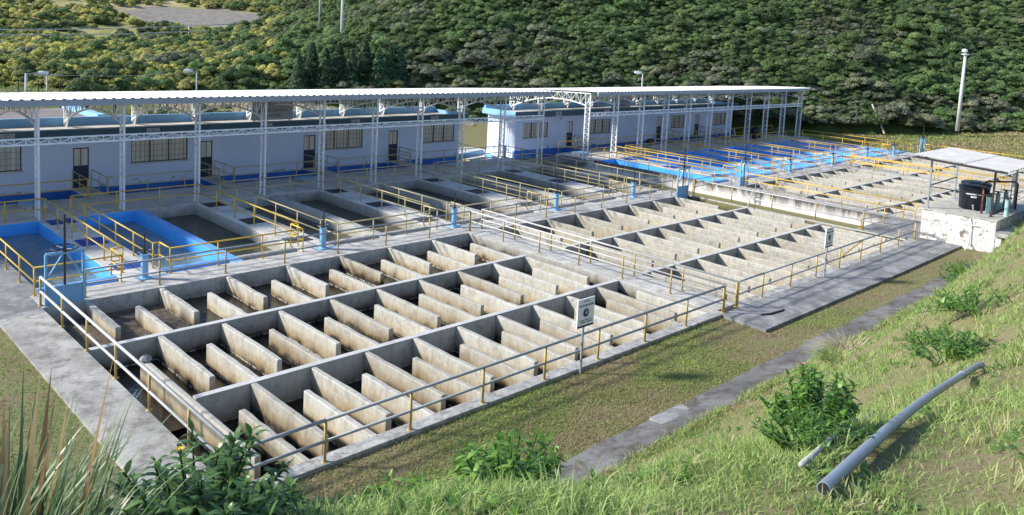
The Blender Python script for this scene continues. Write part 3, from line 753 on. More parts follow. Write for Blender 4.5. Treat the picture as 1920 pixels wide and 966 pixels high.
# ------------------------------------------------------------------ canopies
def canopy(cols,x0,x1,label,feet=None,dz=0):
    t=thing('canopy',label,'canopy',((x0+x1)/2,17,0),'canopies over the galleries')
    YA,YB=11.75,22.9
    prof=[(y,z+dz) for y,z in ((YA,5.48),(13.5,5.42),(15.5,5.33),(17.5,5.21),(19.5,5.06),(21.5,4.90),(YB,4.79))]
    # trapezoidal roof sheet
    xs=[]; x=x0; p=.42
    while x<x1: xs+= [(x,0),(x+p*.55,0),(x+p*.65,.045),(x+p*.9,.045)]; x+=p
    xs.append((x1,0)); mb=MB()
    n=len(xs)
    for y,z in prof:
        for x,h in xs: mb.v.append((x,y,z+h))
    for j in range(len(prof)-1):
        for i in range(n-1): a=j*n+i; mb.f.append((a,a+1,a+n+1,a+n))
    b=len(mb.v)
    for y,z in prof:
        for x,h in xs: mb.v.append((x,y,z+h-.012))
    for j in range(len(prof)-1):
        for i in range(n-1): a=b+j*n+i; mb.f.append((a,a+n,a+n+1,a+1))
    build('roof_sheet',mb,M['roof'],t)
    mb=MB().box(x0,x1,YA+.03,YA+.15,5.19+dz,5.465+dz); build('gutter',mb,M['gutter'],t)
    mb=MB()
    for y in (13.6,15.6,17.6,19.6,21.6):
        zz=np.interp(y,[q[0] for q in prof],[q[1] for q in prof]); mb.box(x0,x1,y-.03,y+.03,zz-.13,zz-.015)
    build('purlin',mb,M['gutter'],t)
    dup_src=None
    for i,c in enumerate(cols):
        # lattice column at front
        mb=MB(); w=.46; y0=12.4
        mb.bar((c,y0,0),(c,y0,5.2+dz),.085); mb.bar((c,y0+w,0),(c,y0+w,4.4),.085)
        z=.12; s=0
        while z<4.3:
            mb.bar((c,y0+.04,z+(0 if s else .34)),(c,y0+w-.04,z+(.34 if s else 0)),.028); mb.bar((c,y0+.04,z+.36),(c,y0+w-.04,z+.36),.03); z+=.40; s=0
        build('column',mb,M['white'],t)
        # arched lattice truss from the column to the foot on the roof
        mb=MB(); ft=feet[i] if feet else c
        A=np.array([c,y0,0]); B=np.array([ft,22.1,0]); K=18
        bot=[];top=[]
        for k in range(K+1):
            u=k/K; p=A+(B-A)*u; arch=4.15*(1-u)*(1-2*u)+4*4.44*u*(1-u)+3.2*u*(2*u-1)
            y=p[1]; zt=np.interp(y,[q[0] for q in prof],[q[1] for q in prof])-.15
            bot.append((p[0],p[1]+(.46 if k==0 else 0),min(arch,zt-.20))); top.append((p[0],p[1],zt))
        for k in range(K):
            mb.bar(bot[k],bot[k+1],.085); mb.bar(top[k],top[k+1],.07)
            q=top[k+1] if k%2==0 else top[k]; pq=bot[k] if k%2==0 else bot[k+1]; mb.bar(pq,q,.036)
            mb.bar(bot[k],top[k],.030)
        # rear leg
        mb.bar((ft,22.1,2.95),(ft,22.1,4.62),.085); mb.bar((ft,21.64,2.95),(ft,21.64,4.0),.05)
        for z in (3.0,3.35,3.7): mb.bar((ft,22.06,z+.3),(ft,21.66,z),.03); mb.bar((ft,22.06,z),(ft,21.66,z),.03)
        mb.bar((ft,21.66,3.0),(ft,21.1,4.1),.04)
        build('arch_truss',mb,M['white'],t)
    # longitudinal lattice tie
    mb=MB(); a,b=cols[0]-1.5 if cols[0]<5 else cols[0],cols[-1]
    mb.bar((a,12.36,3.70),(b,12.36,3.70),.075); mb.bar((a,12.36,3.43),(b,12.36,3.43),.075)
    x=a; s=0
    while x<b-.3:
        mb.bar((x,12.36,3.46),(x,12.36,3.67),.04); mb.bar((x+.03,12.36,3.46 if s else 3.67),(x+.43,12.36,3.67 if s else 3.46),.038); x+=.46; s^=1
    build('tie_beam',mb,M['white'],t)
    return t
cols1=[-3.65,0,3.63,7.28,10.95,14.58,18.2,21.85,25.3,28.75,32.55,36.45]
canopy(cols1,-8,36.7,'long white canopy on lattice columns over the left gallery',feet=[c+.1 for c in cols1])
cols2=[41.65,45.15,48.6,52.1,55.55,59.1,62.6,66.1,69.6,73.2,76.9]
canopy(cols2,41.8,77.2,'white canopy on lattice columns over the far gallery',feet=[c+.8 for c in cols2],dz=-.1)

# ------------------------------------------------------------------ sluice gates and pedestals
def sluice(x0,x1,y,label,top=1.68,plate=.62,deep=-.95):
    t=thing('sluice_gate',label,'sluice gate',((x0+x1)/2,y,deep),'blue sluice gates')
    mb=MB()
    for x in (x0,x1): mb.bar((x,y,deep),(x,y,top),.07)
    mb.bar((x0,y,top),(x1,y,top),.085); build('frame',mb,M['sluice'],t)
    c=(x0+x1)/2; mb=MB(); mb.bar((c-.06,y-.02,top-.04),(x0+.04,y-.02,plate+.28),.05); mb.bar((c+.06,y-.02,top-.04),(x1-.04,y-.02,plate+.28),.05); build('brace',mb,M['sluice'],t)
    mb=MB().box(x0+.04,x1-.04,y-.02,y+.02,deep,plate); mb.box(x0+.06,x1-.06,y-.045,y-.022,plate-.06,plate); mb.box(x0+.06,x1-.06,y-.045,y-.022,-.25,-.19); build('plate',mb,M['sluice'],t)
    mb=MB().tube([(c,y,plate-.05),(c,y,top+1.25)],.036,10); build('stem',mb,M['black'],t)
    mb=MB().ring((c,y,top+.16),.40,.022,32,8)
    for k in range(4):
        a=k*PI/2+.4; mb.tube([(c,y,top+.13),(c+.39*math.cos(a),y+.39*math.sin(a),top+.16)],.016,6)
    mb.lathe((c,y,top+.02),[(.07,0),(.06,.16)],12); build('handwheel',mb,M['black'],t)
    return t
sluice(.74,1.84,.12,'large pale blue sluice gate with handwheel beside the left walkway')
sluice(35.6,36.75,-.06,'pale blue sluice gate with tall stem at the end of the main walkway',top=1.7)
SHIFT=True
sluice(42.8,43.75,.05,'blue sluice gate with tall stem at the near corner of the far row',top=1.7)
sluice(75.2,76.3,.0,'blue sluice gate at the far corner near the grass bank',top=1.6)
SHIFT=None
def pedestal(x,y,label):
    t=thing('valve_pedestal',label,'valve',(x,y,0),'blue valve pedestals')
    mb=MB().box(x-.22,x+.22,y-.22,y+.22,0,.04); mb.box(x-.1,x+.85,y-.06,y+.1,0,.008); build('base_plate',mb,M['sluice'],t)
    mb=MB().lathe((x,y,.04),[(.17,0),(.125,.03),(.125,.80),(.16,.82),(.16,.86)],18); build('column',mb,M['sluice'],t,smooth=False)
    mb=MB().ring((x,y,1.0),.24,.018,26,6); mb.lathe((x,y,.9),[(.07,0),(.05,.14)],10)
    for k in range(3): a=k*2*PI/3; mb.tube([(x,y,.98),(x+.23*math.cos(a),y+.23*math.sin(a),1.0)],.013,6)
    build('handwheel',mb,M['black'],t)
    mb=MB().tube([(x,y,.9),(x,y,1.72)],.026,8); build('stem',mb,M['black'],t)
    return t
pd=pedestal(4.22,1.3,'pale blue valve pedestal in front of the leftmost blue tank')
for x,l in ((11.52,'pale blue valve pedestal in front of the first concrete tank'),(18.75,'pale blue valve pedestal at the head of the middle walkway'),(26.05,'pale blue valve pedestal behind the second basin, nearer of two'),(32.95,'pale blue valve pedestal behind the second basin next to the right sluice gate')):
    copy_thing(pd,(x,1.3,0),l)
SHIFT=True
for x,l in ((52.2,'pale blue valve pedestal behind the third basin, nearest of the far row'),(59.5,'pale blue valve pedestal at the walkway between the far basins'),(66.3,'pale blue valve pedestal behind the farthest basin, left of two'),(72.4,'pale blue valve pedestal behind the farthest basin, right of two')):
    copy_thing(pd,(x,1.3,0),l)
SHIFT=None

# ------------------------------------------------------------------ information signs on posts
def infosign(x,y,num,label,z0,w=.72,zb=1.30,zt=2.13):
    t=thing('information_sign',label,'sign',(x,y,z0),'information signs on posts')
    mb=MB().tube([(x,y,z0),(x,y,zb+.3)],.036,10); build('post',mb,M['galv'],t)
    mb=MB().box(x-w/2,x+w/2,y-.075,y-.04,zb,zt); build('board',mb,M['sign'],t,bevel=.006)
    mb=MB().box(x-w/2+.01,x+w/2-.01,y-.081,y-.0755,zb+.01,zb+.06); build('band',mb,M['ink'],t)
    yf=y-.079; zc=(zb+zt)/2
    mb=MB()
    n=32; c=(x,zc+.0); 
    for r0,r1 in ((.0,.105),(.12,.132)):
        o=len(mb.v)
        for k in range(n):
            a=2*PI*k/n; mb.v.append((x+r0*math.cos(a),yf-.001,zc+r0*math.sin(a))); mb.v.append((x+r1*math.cos(a),yf-.001,zc+r1*math.sin(a)))
        for k in range(n): mb.f.append((o+2*k,o+2*k+1,o+2*((k+1)%n)+1,o+2*((k+1)%n)))
    build('roundel',mb,M['ink'],t)
    text(t,num,.19,(x,yf-.006,zc),M['sign'])
    text(t,'FLOCULACI\u00d3N',.086,(x,yf-.003,zc+.22),M['ink']); dashes(t,(x,yf-.003,zc+.34),.26,.045,M['ink'],(1,3,4),'emblem')
    dashes(t,(x,yf-.003,zc-.205),.50,.034,M['ink'],(7,6,5)); dashes(t,(x,yf-.003,zc-.265),.54,.034,M['ink'],(2,7,9))
infosign(10.78,-13.74,'4','blue and white sign with number 4 on a post in the grass',-.2)
infosign(26.3,-13.74,'3','blue and white sign with number 3 on a post at the pavement edge',0)

# ------------------------------------------------------------------ shelter with tanks
t=thing('masonry_platform','peeling whitewashed masonry platform under the grey sheet shelter','platform',(40.5,-15.2,-.2))
mb=MB().box(38.05,44.5,-16.9,-13.45,-.5,1.52); build('wall',mb,M['whitewash'],t,bevel=.03)
mb=MB().box(38.0,44.55,-16.95,-13.4,1.522,1.58); build('deck',mb,M['slab'],t)
t=thing('culvert_hood','small concrete hood slab on a white pier below the platform','culvert',(38.6,-17.6,-.2))
mb=MB().box(37.6,40.6,-18.5,-16.97,.86,1.05); build('slab',mb,M['curb'],t,bevel=.02)
mb=MB().box(37.75,38.0,-17.25,-16.99,-.4,.858); build('pier',mb,M['whitewash'],t,bevel=.02)
t=thing('shelter','grey corrugated sheet shelter on four thin posts over black tanks','shelter',(40.5,-15,1.58))
for x,y,z in ((38.3,-13.6,4.12),(38.9,-16.4,3.86),(42.6,-13.55,4.12),(42.7,-16.44,3.86)):
    mb=MB().bar((x,y,1.58),(x,y,z),.085); mb.box(x-.1,x+.1,y-.1,y+.1,1.581,1.6); build('post',mb,M['galv'] if x!=38.9 else M['black'],t)
def roofz(x,y): return 4.30+(y+13.2)*.05
mb=MB()
for (ya,yb,up) in ((-12.9,-15.35,.03),(-15.2,-17.3,0)):
    xs=lin(37.7,43.3,.11)+[43.3]; n=len(xs); o=len(mb.v)
    for dz in (0,-.015):
        for y in (ya,yb):
            for i,x in enumerate(xs): mb.v.append((x,y,roofz(x,y)+.045*math.cos(x*2*PI/.44)+dz+up))
    for i in range(n-1):
        mb.f.append((o+i,o+i+1,o+n+i+1,o+n+i)); mb.f.append((o+2*n+i,o+3*n+i,o+3*n+i+1,o+2*n+i+1))
        mb.f.append((o+i,o+2*n+i,o+2*n+i+1,o+i+1)); mb.f.append((o+n+i,o+n+i+1,o+3*n+i+1,o+3*n+i))
build('roof_sheet',mb,M['sheet'],t)
mb=MB(); mb.bar((37.75,-12.95,roofz(0,-12.95)-.11),(37.75,-17.2,roofz(0,-17.2)-.11),.1); mb.bar((43.1,-12.95,roofz(0,-12.95)-.11),(43.1,-17.2,roofz(0,-17.2)-.11),.08)
for y in (-13.4,-15.1,-16.9): mb.bar((37.8,y,roofz(0,y)-.07),(43.1,y,roofz(0,y)-.07),.05)
build('roof_frame',mb,M['black'],t)
mb=MB(); mb.bar((38.3,-13.6,2.75),(42.6,-13.55,2.8),.05); mb.bar((38.3,-13.6,2.7),(38.9,-16.4,2.6),.045); build('brace',mb,M['black'],t)
def tank(x,y,label):
    t=thing('water_tank',label,'tank',(x,y,1.58),'black water tanks')
    mb=MB().lathe((x,y,1.58),[(.60,0),(.65,.05),(.69,1.0),(.72,1.02),(.72,1.06),(.74,1.10),(.74,1.17),(.67,1.21),(.25,1.27),(.0,1.28)],36); build('body',mb,M['tank'],t,smooth=True)
    return t
tk=tank(40.45,-15.1,'black plastic water tank with white lettering, the front one under the shelter')
def wrapped(words,width,h,z,rad,ang0,parent):
    r=random.Random(3); mb=MB(); tot=sum(words)+len(words)-1; u=width/tot; q=-width/2
    X,Y,Z=parent.location
    def P(a,b): t_=ang0+a/rad; return (X+(rad+.005)*math.cos(t_),Y+(rad+.005)*math.sin(t_),Z+b)
    for w_ in words:
        for k in range(w_):
            b=q+u*r.uniform(.65,.9); mb.quad(P(q,z),P(b,z),P(b,z+h*r.uniform(.8,1)),P(q,z+h)); q+=u
        q+=u
    build('small_print',mb,M['sign'],parent)
wrapped((8,6),.95,.075,.80,.685,PI+.42,tk); wrapped((4,),.28,.075,.66,.68,PI+.30,tk)
mb=MB().tube([(39.8,-15.3,1.75),(39.66,-15.36,1.75),(39.6,-15.38,1.66)],.03,8); mb.lathe((39.72,-15.32,1.82),[(.05,0),(.05,.05)],10); build('tap',mb,M['galv_light'],tk)
tank(42.0,-14.75,'black plastic water tank half hidden behind the front one')
def valvepipe(x,y,label,h=.85,z=1.58):
    t=thing('valve_column',label,'valve',(x,y,z),'pale teal valve columns')
    mb=MB().lathe((x,y,z),[(.13,0),(.105,.03),(.105,h-.05),(.13,h-.03),(.13,h)],16); build('column',mb,M['teal'],t)
    mb=MB().ring((x,y,z+h+.1),.19,.018,24,6); mb.lathe((x,y,z+h),[(.06,0),(.045,.12)],10)
    for k in range(3): a=k*2*PI/3; mb.tube([(x,y,z+h+.09),(x+.18*math.cos(a),y+.18*math.sin(a),z+h+.1)],.012,6)
    build('handwheel',mb,plain('green_handwheel',(.03,.09,.07),.5,.4),t)
    return t
v0=valvepipe(39.6,-16.05,'pale teal valve column with green handwheel, nearest the black tank')
for (x,y,l) in ((40.3,-15.95,'pale teal valve column just behind the dark front shelter post'),(41.35,-16.0,'pale teal valve column third from the tank'),(42.4,-16.1,'tallest looking pale teal valve column at the back of the row'),(39.75,-16.85,'lone pale teal valve column at the platform edge beside the grass')): copy_thing(v0,(x,y,1.58),l)
mb=MB().tube([(39.3,-15.85,1.58),(39.3,-15.85,2.72),(39.42,-15.8,2.82),(40.3,-15.4,2.95)],.05,10); solo('brown_pipe',mb,M['brown'],'red brown pipe bending over into the front tank','pipe',smooth=True)
mb=MB().tube([(41.2,-15.35,2.9),(41.3,-15.5,3.0),(42.3,-16.5,3.05),(42.4,-16.6,2.95),(42.4,-16.6,1.58)],.05,10); solo('dark_pipe',mb,M['brown'],'dark pipe arching over the valve columns to the right','pipe',smooth=True)
mb=MB().box(39.4,43,-16.28,-16.2,1.582,1.66); solo('steel_channel',mb,M['black'],'low dark steel kerb along the foot of the valve columns','kerb')
t=thing('notice_board','small pale notice on a post behind the valve columns','sign',(44.2,-15.9,1.0))
mb=MB().tube([(44.2,-15.9,1.58),(44.2,-15.9,2.9)],.03,8); build('post',mb,M['galv'],t); mb=MB().box(43.9,44.5,-15.98,-15.94,2.5,3.2); build('board',mb,M['sign'],t)
mb=MB().tube([(38.0,-15.75,1.5),(37.96,-15.8,1.1),(37.96,-15.82,.1)],.028,8); mb.tube([(37.96,-15.8,1.15),(37.96,-16.2,1.15)],.022,8); mb.tube([(37.96,-15.82,.28),(37.5,-15.8,-.05)],.035,8)
solo('drain_pipe',mb,M['white'],'thin white drain pipe down the whitewashed platform wall','pipe',smooth=True)

# ------------------------------------------------------------------ odds and ends on the floors
for (x,y,w_,d,l) in ((4.1,15.2,1.05,.95,'low pale box with a blue lid on the gallery floor at the left'),(18.6,15.0,1.0,.8,'low pale box with a blue lid near the third door'),(43.4,14.6,1.2,.9,'low pale box with a blue lid near the far building corner')):
    t=thing('hatch_box',l,'hatch',(x,y,0),'blue lidded hatch boxes')
    mb=MB().box(x-w_/2,x+w_/2,y-d/2,y+d/2,0,.18); build('curb',mb,M['curb'],t); mb=MB().box(x-w_/2-.03,x+w_/2+.03,y-d/2-.03,y+d/2+.03,.181,.23); build('lid',mb,M['sluice'],t,bevel=.01)
mb=MB().tube([(-.72+.0,-.41,.02),(-6,-.41,.02)],.02,6); solo('floor_seam',mb,M['black'],'thin dark cable lying across the pavement at the left edge','seam')  # thin black tube drawn in place of the dark seam between slabs
mb=MB().tube([(19.55,-14.55,.03),(19.9,-14.72,.035),(20.3,-14.75,.03),(20.75,-14.8,.03)],.035,8); solo('hose_piece',mb,M['black'],'short black piece of hose lying on the pavement','hose',smooth=True)
# stone on the baffle
mb=MB(); mb.lathe((1.62,-5.95,-.012),[(.13,0),(.17,.05),(.13,.12),(.05,.16)],7); o=solo('stone',mb,M['stone'],'grey stone resting on the end of the long channel wall','stone')
# pipes in the yard between buildings
def yardpipe(pts,r,m,l): solo('yard_pipe',MB().tube(pts,r,12),M[m],l,'pipe',smooth=True)
yardpipe([(35.2,17.6,-.55),(37.5,18.0,-.55),(38.6,20.5,-.55)],.22,'sluice','fat pale blue pipe lying in the yard between the buildings')
yardpipe([(35,20.5,-.5),(38.9,21.5,-.5)],.25,'sluice','second pale blue pipe farther back in the yard')
mb=MB().box(36.3,37.3,16.9,17.7,-.84,-.45); solo('pipe_saddle',mb,M['sluice'],'blue concrete saddle block under the yard pipe','block',bevel=.03)
mb=MB().box(37.5,46,35.9,36.3,-1.0,-.15); solo('blue_parapet_wall',mb,M['parapet'],'peeling pale blue low wall in the back of the yard','wall')
def drum(x,y,l):
    t=thing('pump_drum',l,'drum',(x,y,0)); mb=MB().lathe((x,y,0),[(.5,0),(.55,.1),(.55,1.0),(.48,1.15),(.2,1.2)],24); build('body',mb,M['tank'],t,smooth=True); mb=MB().lathe((x,y,1.2),[(.2,0),(.2,.06)],16); build('lid',mb,M['black'],t)
SHIFT=True
drum(70.6,14.6,'dark blue drum standing on the far gallery floor')
def pump(x,y,l):
    t=thing('pump_unit',l,'pump',(x,y,0),'pumps on the far gallery'); mb=MB().box(x-.6,x+.6,y-.3,y+.3,0,.25); build('plinth',mb,M['curb'],t)
    mb=MB(); mb.tube([(x-.5,y,.55),(x+.1,y,.55)],.24,14); build('motor',mb,M['black'],t,smooth=True); mb=MB(); mb.tube([(x+.1,y,.5),(x+.5,y,.5)],.17,12); mb.tube([(x+.4,y,.5),(x+.4,y,1.05)],.09,10); build('casing',mb,M['galv'],t)
pump(53.4,15.2,'dark pump unit beside the second column of the far gallery'); pump(66.6,15.0,'dark pump unit in front of the third far door')
SHIFT=None
mb=MB()
for x in (0,.35): mb.bar((41.94,-2.2+x,-.8),(41.94,-2.2+x,1.0),.035)
for k in range(6): mb.bar((41.94,-2.2,-.6+k*.28),(41.94,-1.85,-.6+k*.28),.025)
solo('ladder',mb,M['galv'],'small steel ladder against the white retaining wall','ladder')
mb=MB().box(38.8,40.0,-3.6,-2.9,-.84,-.74); solo('manhole_cover',mb,M['grate'],'dark cover plate lying in the strip beside the second basin','cover')

# ------------------------------------------------------------------ poles, lamps, fence, wires
def pole(x,y,z0,h,r,label,lamp=None,m='pole',tilt=(0,0)):
    t=thing('utility_pole' if not lamp else 'lamp_post',label,'pole' if not lamp else 'street lamp',(x,y,z0))
    mb=MB().tube([(x,y,z0-.6),(x+tilt[0],y+tilt[1],z0+h)],[r*1.25,r*.8],10); build('shaft',mb,M[m],t,smooth=True)
    X,Y=x+tilt[0],y+tilt[1]
    if lamp=='flood':
        mb=MB().box(X-.55,X+.55,Y-.05,Y+.05,z0+h-.45,z0+h-.3); build('cross_arm',mb,M['galv'],t)
        mb=MB(); mb.lathe((X-.35,Y,z0+h-.1),[(.12,0),(.3,.12),(.25,.35),(.05,.42)],14); mb.lathe((X,Y,z0+h-.02),[(.42,-.3),(.42,-.22)],18); build('lamp_head',mb,M['white'],t)
    elif lamp:
        mb=MB().tube([(X,Y,z0+h-.1),(X+lamp[0],Y+lamp[1],z0+h+.1)],.05,8); build('arm',mb,M['galv'],t)
        mb=MB(); a=Vector((X+lamp[0]*.9,Y+lamp[1]*.9,z0+h+.1)); b=a+Vector(lamp+(0,)).normalized()*.8; mb.tube([a,a.lerp(b,.4),b],[.09,.17,.1],10); build('lamp_head',mb,M['white'],t)
    else:
        mb=MB().bar((X-.8,Y,z0+h-.35),(X+.8,Y,z0+h-.35),.1); build('cross_arm',mb,M['galv'],t)
    return t
def pt(az,d): return (-6.448+d*math.sin(R(az)),-27.96+d*math.cos(R(az)))
x,y=pt(73.4,102); pole(x,y,2.0,8.15,.18,'tall pale lamp post with floodlights against the right hillside',lamp='flood')
x,y=pt(32.4,112); pole(x,y,6.2,10.5,.17,'tall pale pole rising out of the hillside bushes')
x,y=pt(34.9,135); pole(x,y,10,8,.15,'pale pole high on the hillside right of the tall one')
x,y=pt(30.9,130); pole(x,y,9.5,8,.10,'thin pole high on the hillside left of the tall one')
x,y=pt(53.5,84); pole(x,y,-.5,6.7,.065,'thin lamp post behind the far canopy',lamp=(-.35,.05))
x,y=pt(13.4,82); pole(x,y,1.0,2.9,.12,'grey lamp post beside the left grass bank',lamp=(1.0,-.15))
x,y=pt(14.5,84); pole(x,y,1.0,3.0,.08,'thin grey pole between the lamp posts on the left')
x,y=pt(23.1,84); pole(x,y,1.0,3.3,.06,'small lamp post in front of the dark bushes behind the left canopy',lamp=(-.4,.1))
x,y=pt(22.6,250); pole(x,y,-1,9,.2,'distant power pole at the foot of the far sunlit hill')
t=thing('boundary_fence','thin dark fence posts with wires on the left grass bank','fence',(4,52,1))
for k,az in enumerate((10.2,11.8,13.0,14.05,15.2)):
    x,y=pt(az,80); mb=MB().tube([(x,y,.9),(x,y,3.5)],.045,6); build('post',mb,M['black'],t)
mb=MB()
for h in (1.8,2.6,3.4):
    a=pt(9,80); b=pt(16,80); mb.tube([(a[0],a[1],h),(b[0],b[1],h)],.012,4)
build('wire',mb,M['black'],t)
def wire(a,b,sag,r,label):
    P=[]
    for k in range(17):
        u=k/16; p=Vector(a).lerp(Vector(b),u); p.z-=sag*4*u*(1-u); P.append(p)
    solo('overhead_wire',MB().tube(P,r,5),M['galv_light'],label,'wire','overhead wires')
a=pt(13.4,82); b=pt(23.1,84)
wire((a[0],a[1],3.9),(b[0],b[1],4.3),.3,.015,'thin wire between the left lamp posts above the canopy roof')
for i,(z0,z1) in enumerate(((2.6,9.6),(3.4,11.2),(4.2,12.2))):
    a=pt(6,205); b=pt(33,215); wire((a[0],a[1],z0),(b[0],b[1],z1),2.2-.4*i,.11,['lowest pale power line sagging across the foot of the far hill','middle pale power line sagging across the foot of the far hill','upper pale power line sagging across the foot of the far hill'][i])
mb=MB().tube([(86.2,7.0,.6),(88.6,9.6,3.6)],.09,8); solo('leaning_pole',mb,M['wood'],'bleached wooden pole leaning into the bushes beyond the far row','pole')

# ------------------------------------------------------------------ vegetation helpers
def leaf_mesh(name,P,Nrm,size,tint,mats,aspect=.55,midx=None,extra=None):
    """kite shaped leaves: P centres, Nrm normals (n,3)"""
    n=len(P); a=rng.normal(size=(n,3)); t=np.cross(Nrm,a); t/=np.linalg.norm(t,axis=1)[:,None]+1e-9
    b=np.cross(Nrm,t); s=size[:,None]
    V=np.empty((n,4,3)); V[:,0]=P-t*s; V[:,1]=P+b*s*aspect; V[:,2]=P+t*s; V[:,3]=P-b*s*aspect
    V=V.reshape(-1,3); F=np.arange(n*4).reshape(-1,4)
    return mesh_np(name,V,F,np.repeat(tint,4),mats,midx)
def mesh_np(name,V,F,tint,mats,midx=None):
    me=bpy.data.meshes.new(name); k=F.shape[1]
    me.vertices.add(len(V)); me.vertices.foreach_set('co',V.astype(np.float32).ravel())
    me.loops.add(F.size); me.loops.foreach_set('vertex_index',F.astype(np.int32).ravel())
    me.polygons.add(len(F)); me.polygons.foreach_set('loop_start',np.arange(0,F.size,k,dtype=np.int32))
    try: me.polygons.foreach_set('loop_total',np.full(len(F),k,dtype=np.int32))
    except Exception: pass
    if midx is not None: me.polygons.foreach_set('material_index',midx.astype(np.int32))
    at=me.attributes.new('tint','FLOAT','POINT'); at.data.foreach_set('value',np.clip(tint,0,1).astype(np.float32))
    for m in mats: me.materials.append(m)
    me.update(calc_edges=True); return me
def bush_proto(seed,r=1.0,h=.9,nb=9,n=1500,ls=(.07,.13)):
    """leaf cloud of unit-ish radius made of several clumps, flattened"""
    g=np.random.default_rng(seed); C_=[];Rd=[]
    for i in range(nb):
        a=g.uniform(0,2*PI); q=g.uniform(.15,.75)*r; z=g.uniform(.10,1.0)*h*(1-.35*q/r)
        C_.append((q*math.cos(a),q*math.sin(a),z)); Rd.append(g.uniform(.2,.46)*r)
    C_=np.array(C_);Rd=np.array(Rd)
    w=Rd**2; idx=g.choice(nb,n,p=w/w.sum())
    d=g.normal(size=(n,3)); d/=np.linalg.norm(d,axis=1)[:,None]; d[:,2]=np.abs(d[:,2])*.9+d[:,2]*.1
    rad=Rd[idx]*g.uniform(.72,1.08,n)
    P=C_[idx]+d*rad[:,None]*np.array([1,1,.85]); P[:,2]=np.maximum(P[:,2],.02)
    Nn=d+g.normal(size=(n,3))*.55; Nn[:,2]+=.35; Nn/=np.linalg.norm(Nn,axis=1)[:,None]
    ct=g.uniform(.2,.75,nb)[idx]; tint=ct+g.normal(size=n)*.18
    return P,Nn,g.uniform(*ls,n),tint
PROTO=[]
for i,(mk,seed,h,nb,n) in enumerate((('leaf_dark',1,1.15,13,4200),('leaf_mid',2,1.0,12,4000),('leaf_grey',3,1.1,14,4200),('leaf_olive',4,.95,12,3600),('leaf_dark',5,1.5,15,4600),('leaf_mid',6,1.3,13,4300),('leaf_lime',7,.95,10,3600),('leaf_pale',8,.85,10,3400))):
    PROTO.append(leaf_mesh('bush_leaves',*bush_proto(seed,1.0,h,nb,n,(.035,.075)),[M[mk]]))
KIND=['dark green rounded bush on the wooded hillside','mid green bush on the wooded hillside','grey green pale leaved bush on the hillside','olive brown sparse bush on the hillside','tall dark green bush on the wooded hillside','tall mid green bush on the wooded hillside','sunlit yellow green bush on the left hillside','pale bush on the left hillside with sunlight painted into its leaves']
# visible hill points, sorted by distance
pts=[]
g=np.random.default_rng(5)
tries=0
for _ in range(80000):
    az=g.uniform(9,80); d=g.uniform(78,225)
    x=CAM[0]+d*math.sin(R(az)); y=CAM[1]+d*math.cos(R(az)); td=toe_d(x,y)
    if td<-.5: continue
    z=hz(x,y); el=math.degrees(math.atan2(z-CAM[2],d))
    if el>6.2 or el<-7: continue
    pts.append((d,x,y,z,td,az))
pts.sort()
cell={}; keep=[]
for p in pts:
    d,x,y,z,td,az=p; sz=(.75+1.7*g.random()**2.2)*(1+.1*(d>120))
    if az<20: sz*=.85
    k=(int(x//2),int(y//2)); ok=True
    for i in (-1,0,1):
        for j in (-1,0,1):
            for q in cell.get((k[0]+i,k[1]+j),()):
                if (q[0]-x)**2+(q[1]-y)**2<(.62*(q[2]+sz))**2*.36: ok=False
    if ok: cell.setdefault(k,[]).append((x,y,sz)); keep.append((d,x,y,z-.25,sz,az,td))
# nearest ones are single bushes, the rest one mass
def f1(x,y,s1,ph): return .5+.25*math.sin(x*s1+1.7*math.sin(y*s1*.8+ph))+.25*math.sin(y*s1*1.3+1.2*math.sin(x*s1*.7+ph*2))
def kind_for(az,d,td,x,y):
    if az<29 and g.random()<1.05-.034*(az-10): return 6 if g.random()<.5 else 7
    if td<7 and az>58: return int(g.choice([2,2,2,3,1,5]))
    q=f1(x,y,.17,.4)+g.normal()*.10
    if q>.66: return int(g.choice([1,5,5,1]))
    if q>.46: return int(g.choice([1,5,0,4]))
    if q>.30: return int(g.choice([0,4,4,2]))
    return int(g.choice([2,2,3,0]))
near=keep[:250]; rest=keep[250:]
protos=[None]*8; first=[]
for (d,x,y,z,s,az,td) in near:
    k=kind_for(az,d,td,x,y); o=bpy.data.objects.new('bush',PROTO[k]); COL.objects.link(o)
    o.location=(x,y,z); o.scale=(s*g.uniform(.9,1.15),s*g.uniform(.9,1.15),s*g.uniform(.75,1.1)); o.rotation_euler=(0,0,g.uniform(0,6.28))
    tag(o,KIND[k],'bush','bushes on the wooded hillside, '+['dark','mid green','grey green','olive','tall dark','tall mid green','yellow green','pale straw'][k])
    if protos[k] is None: protos[k]=o
for k in range(8):
    if protos[k] is None:
        o=bpy.data.objects.new('bush',PROTO[k]); COL.objects.link(o); o.location=(14+k,92,1.5); tag(o,KIND[k],'bush','bushes on the wooded hillside'); protos[k]=o
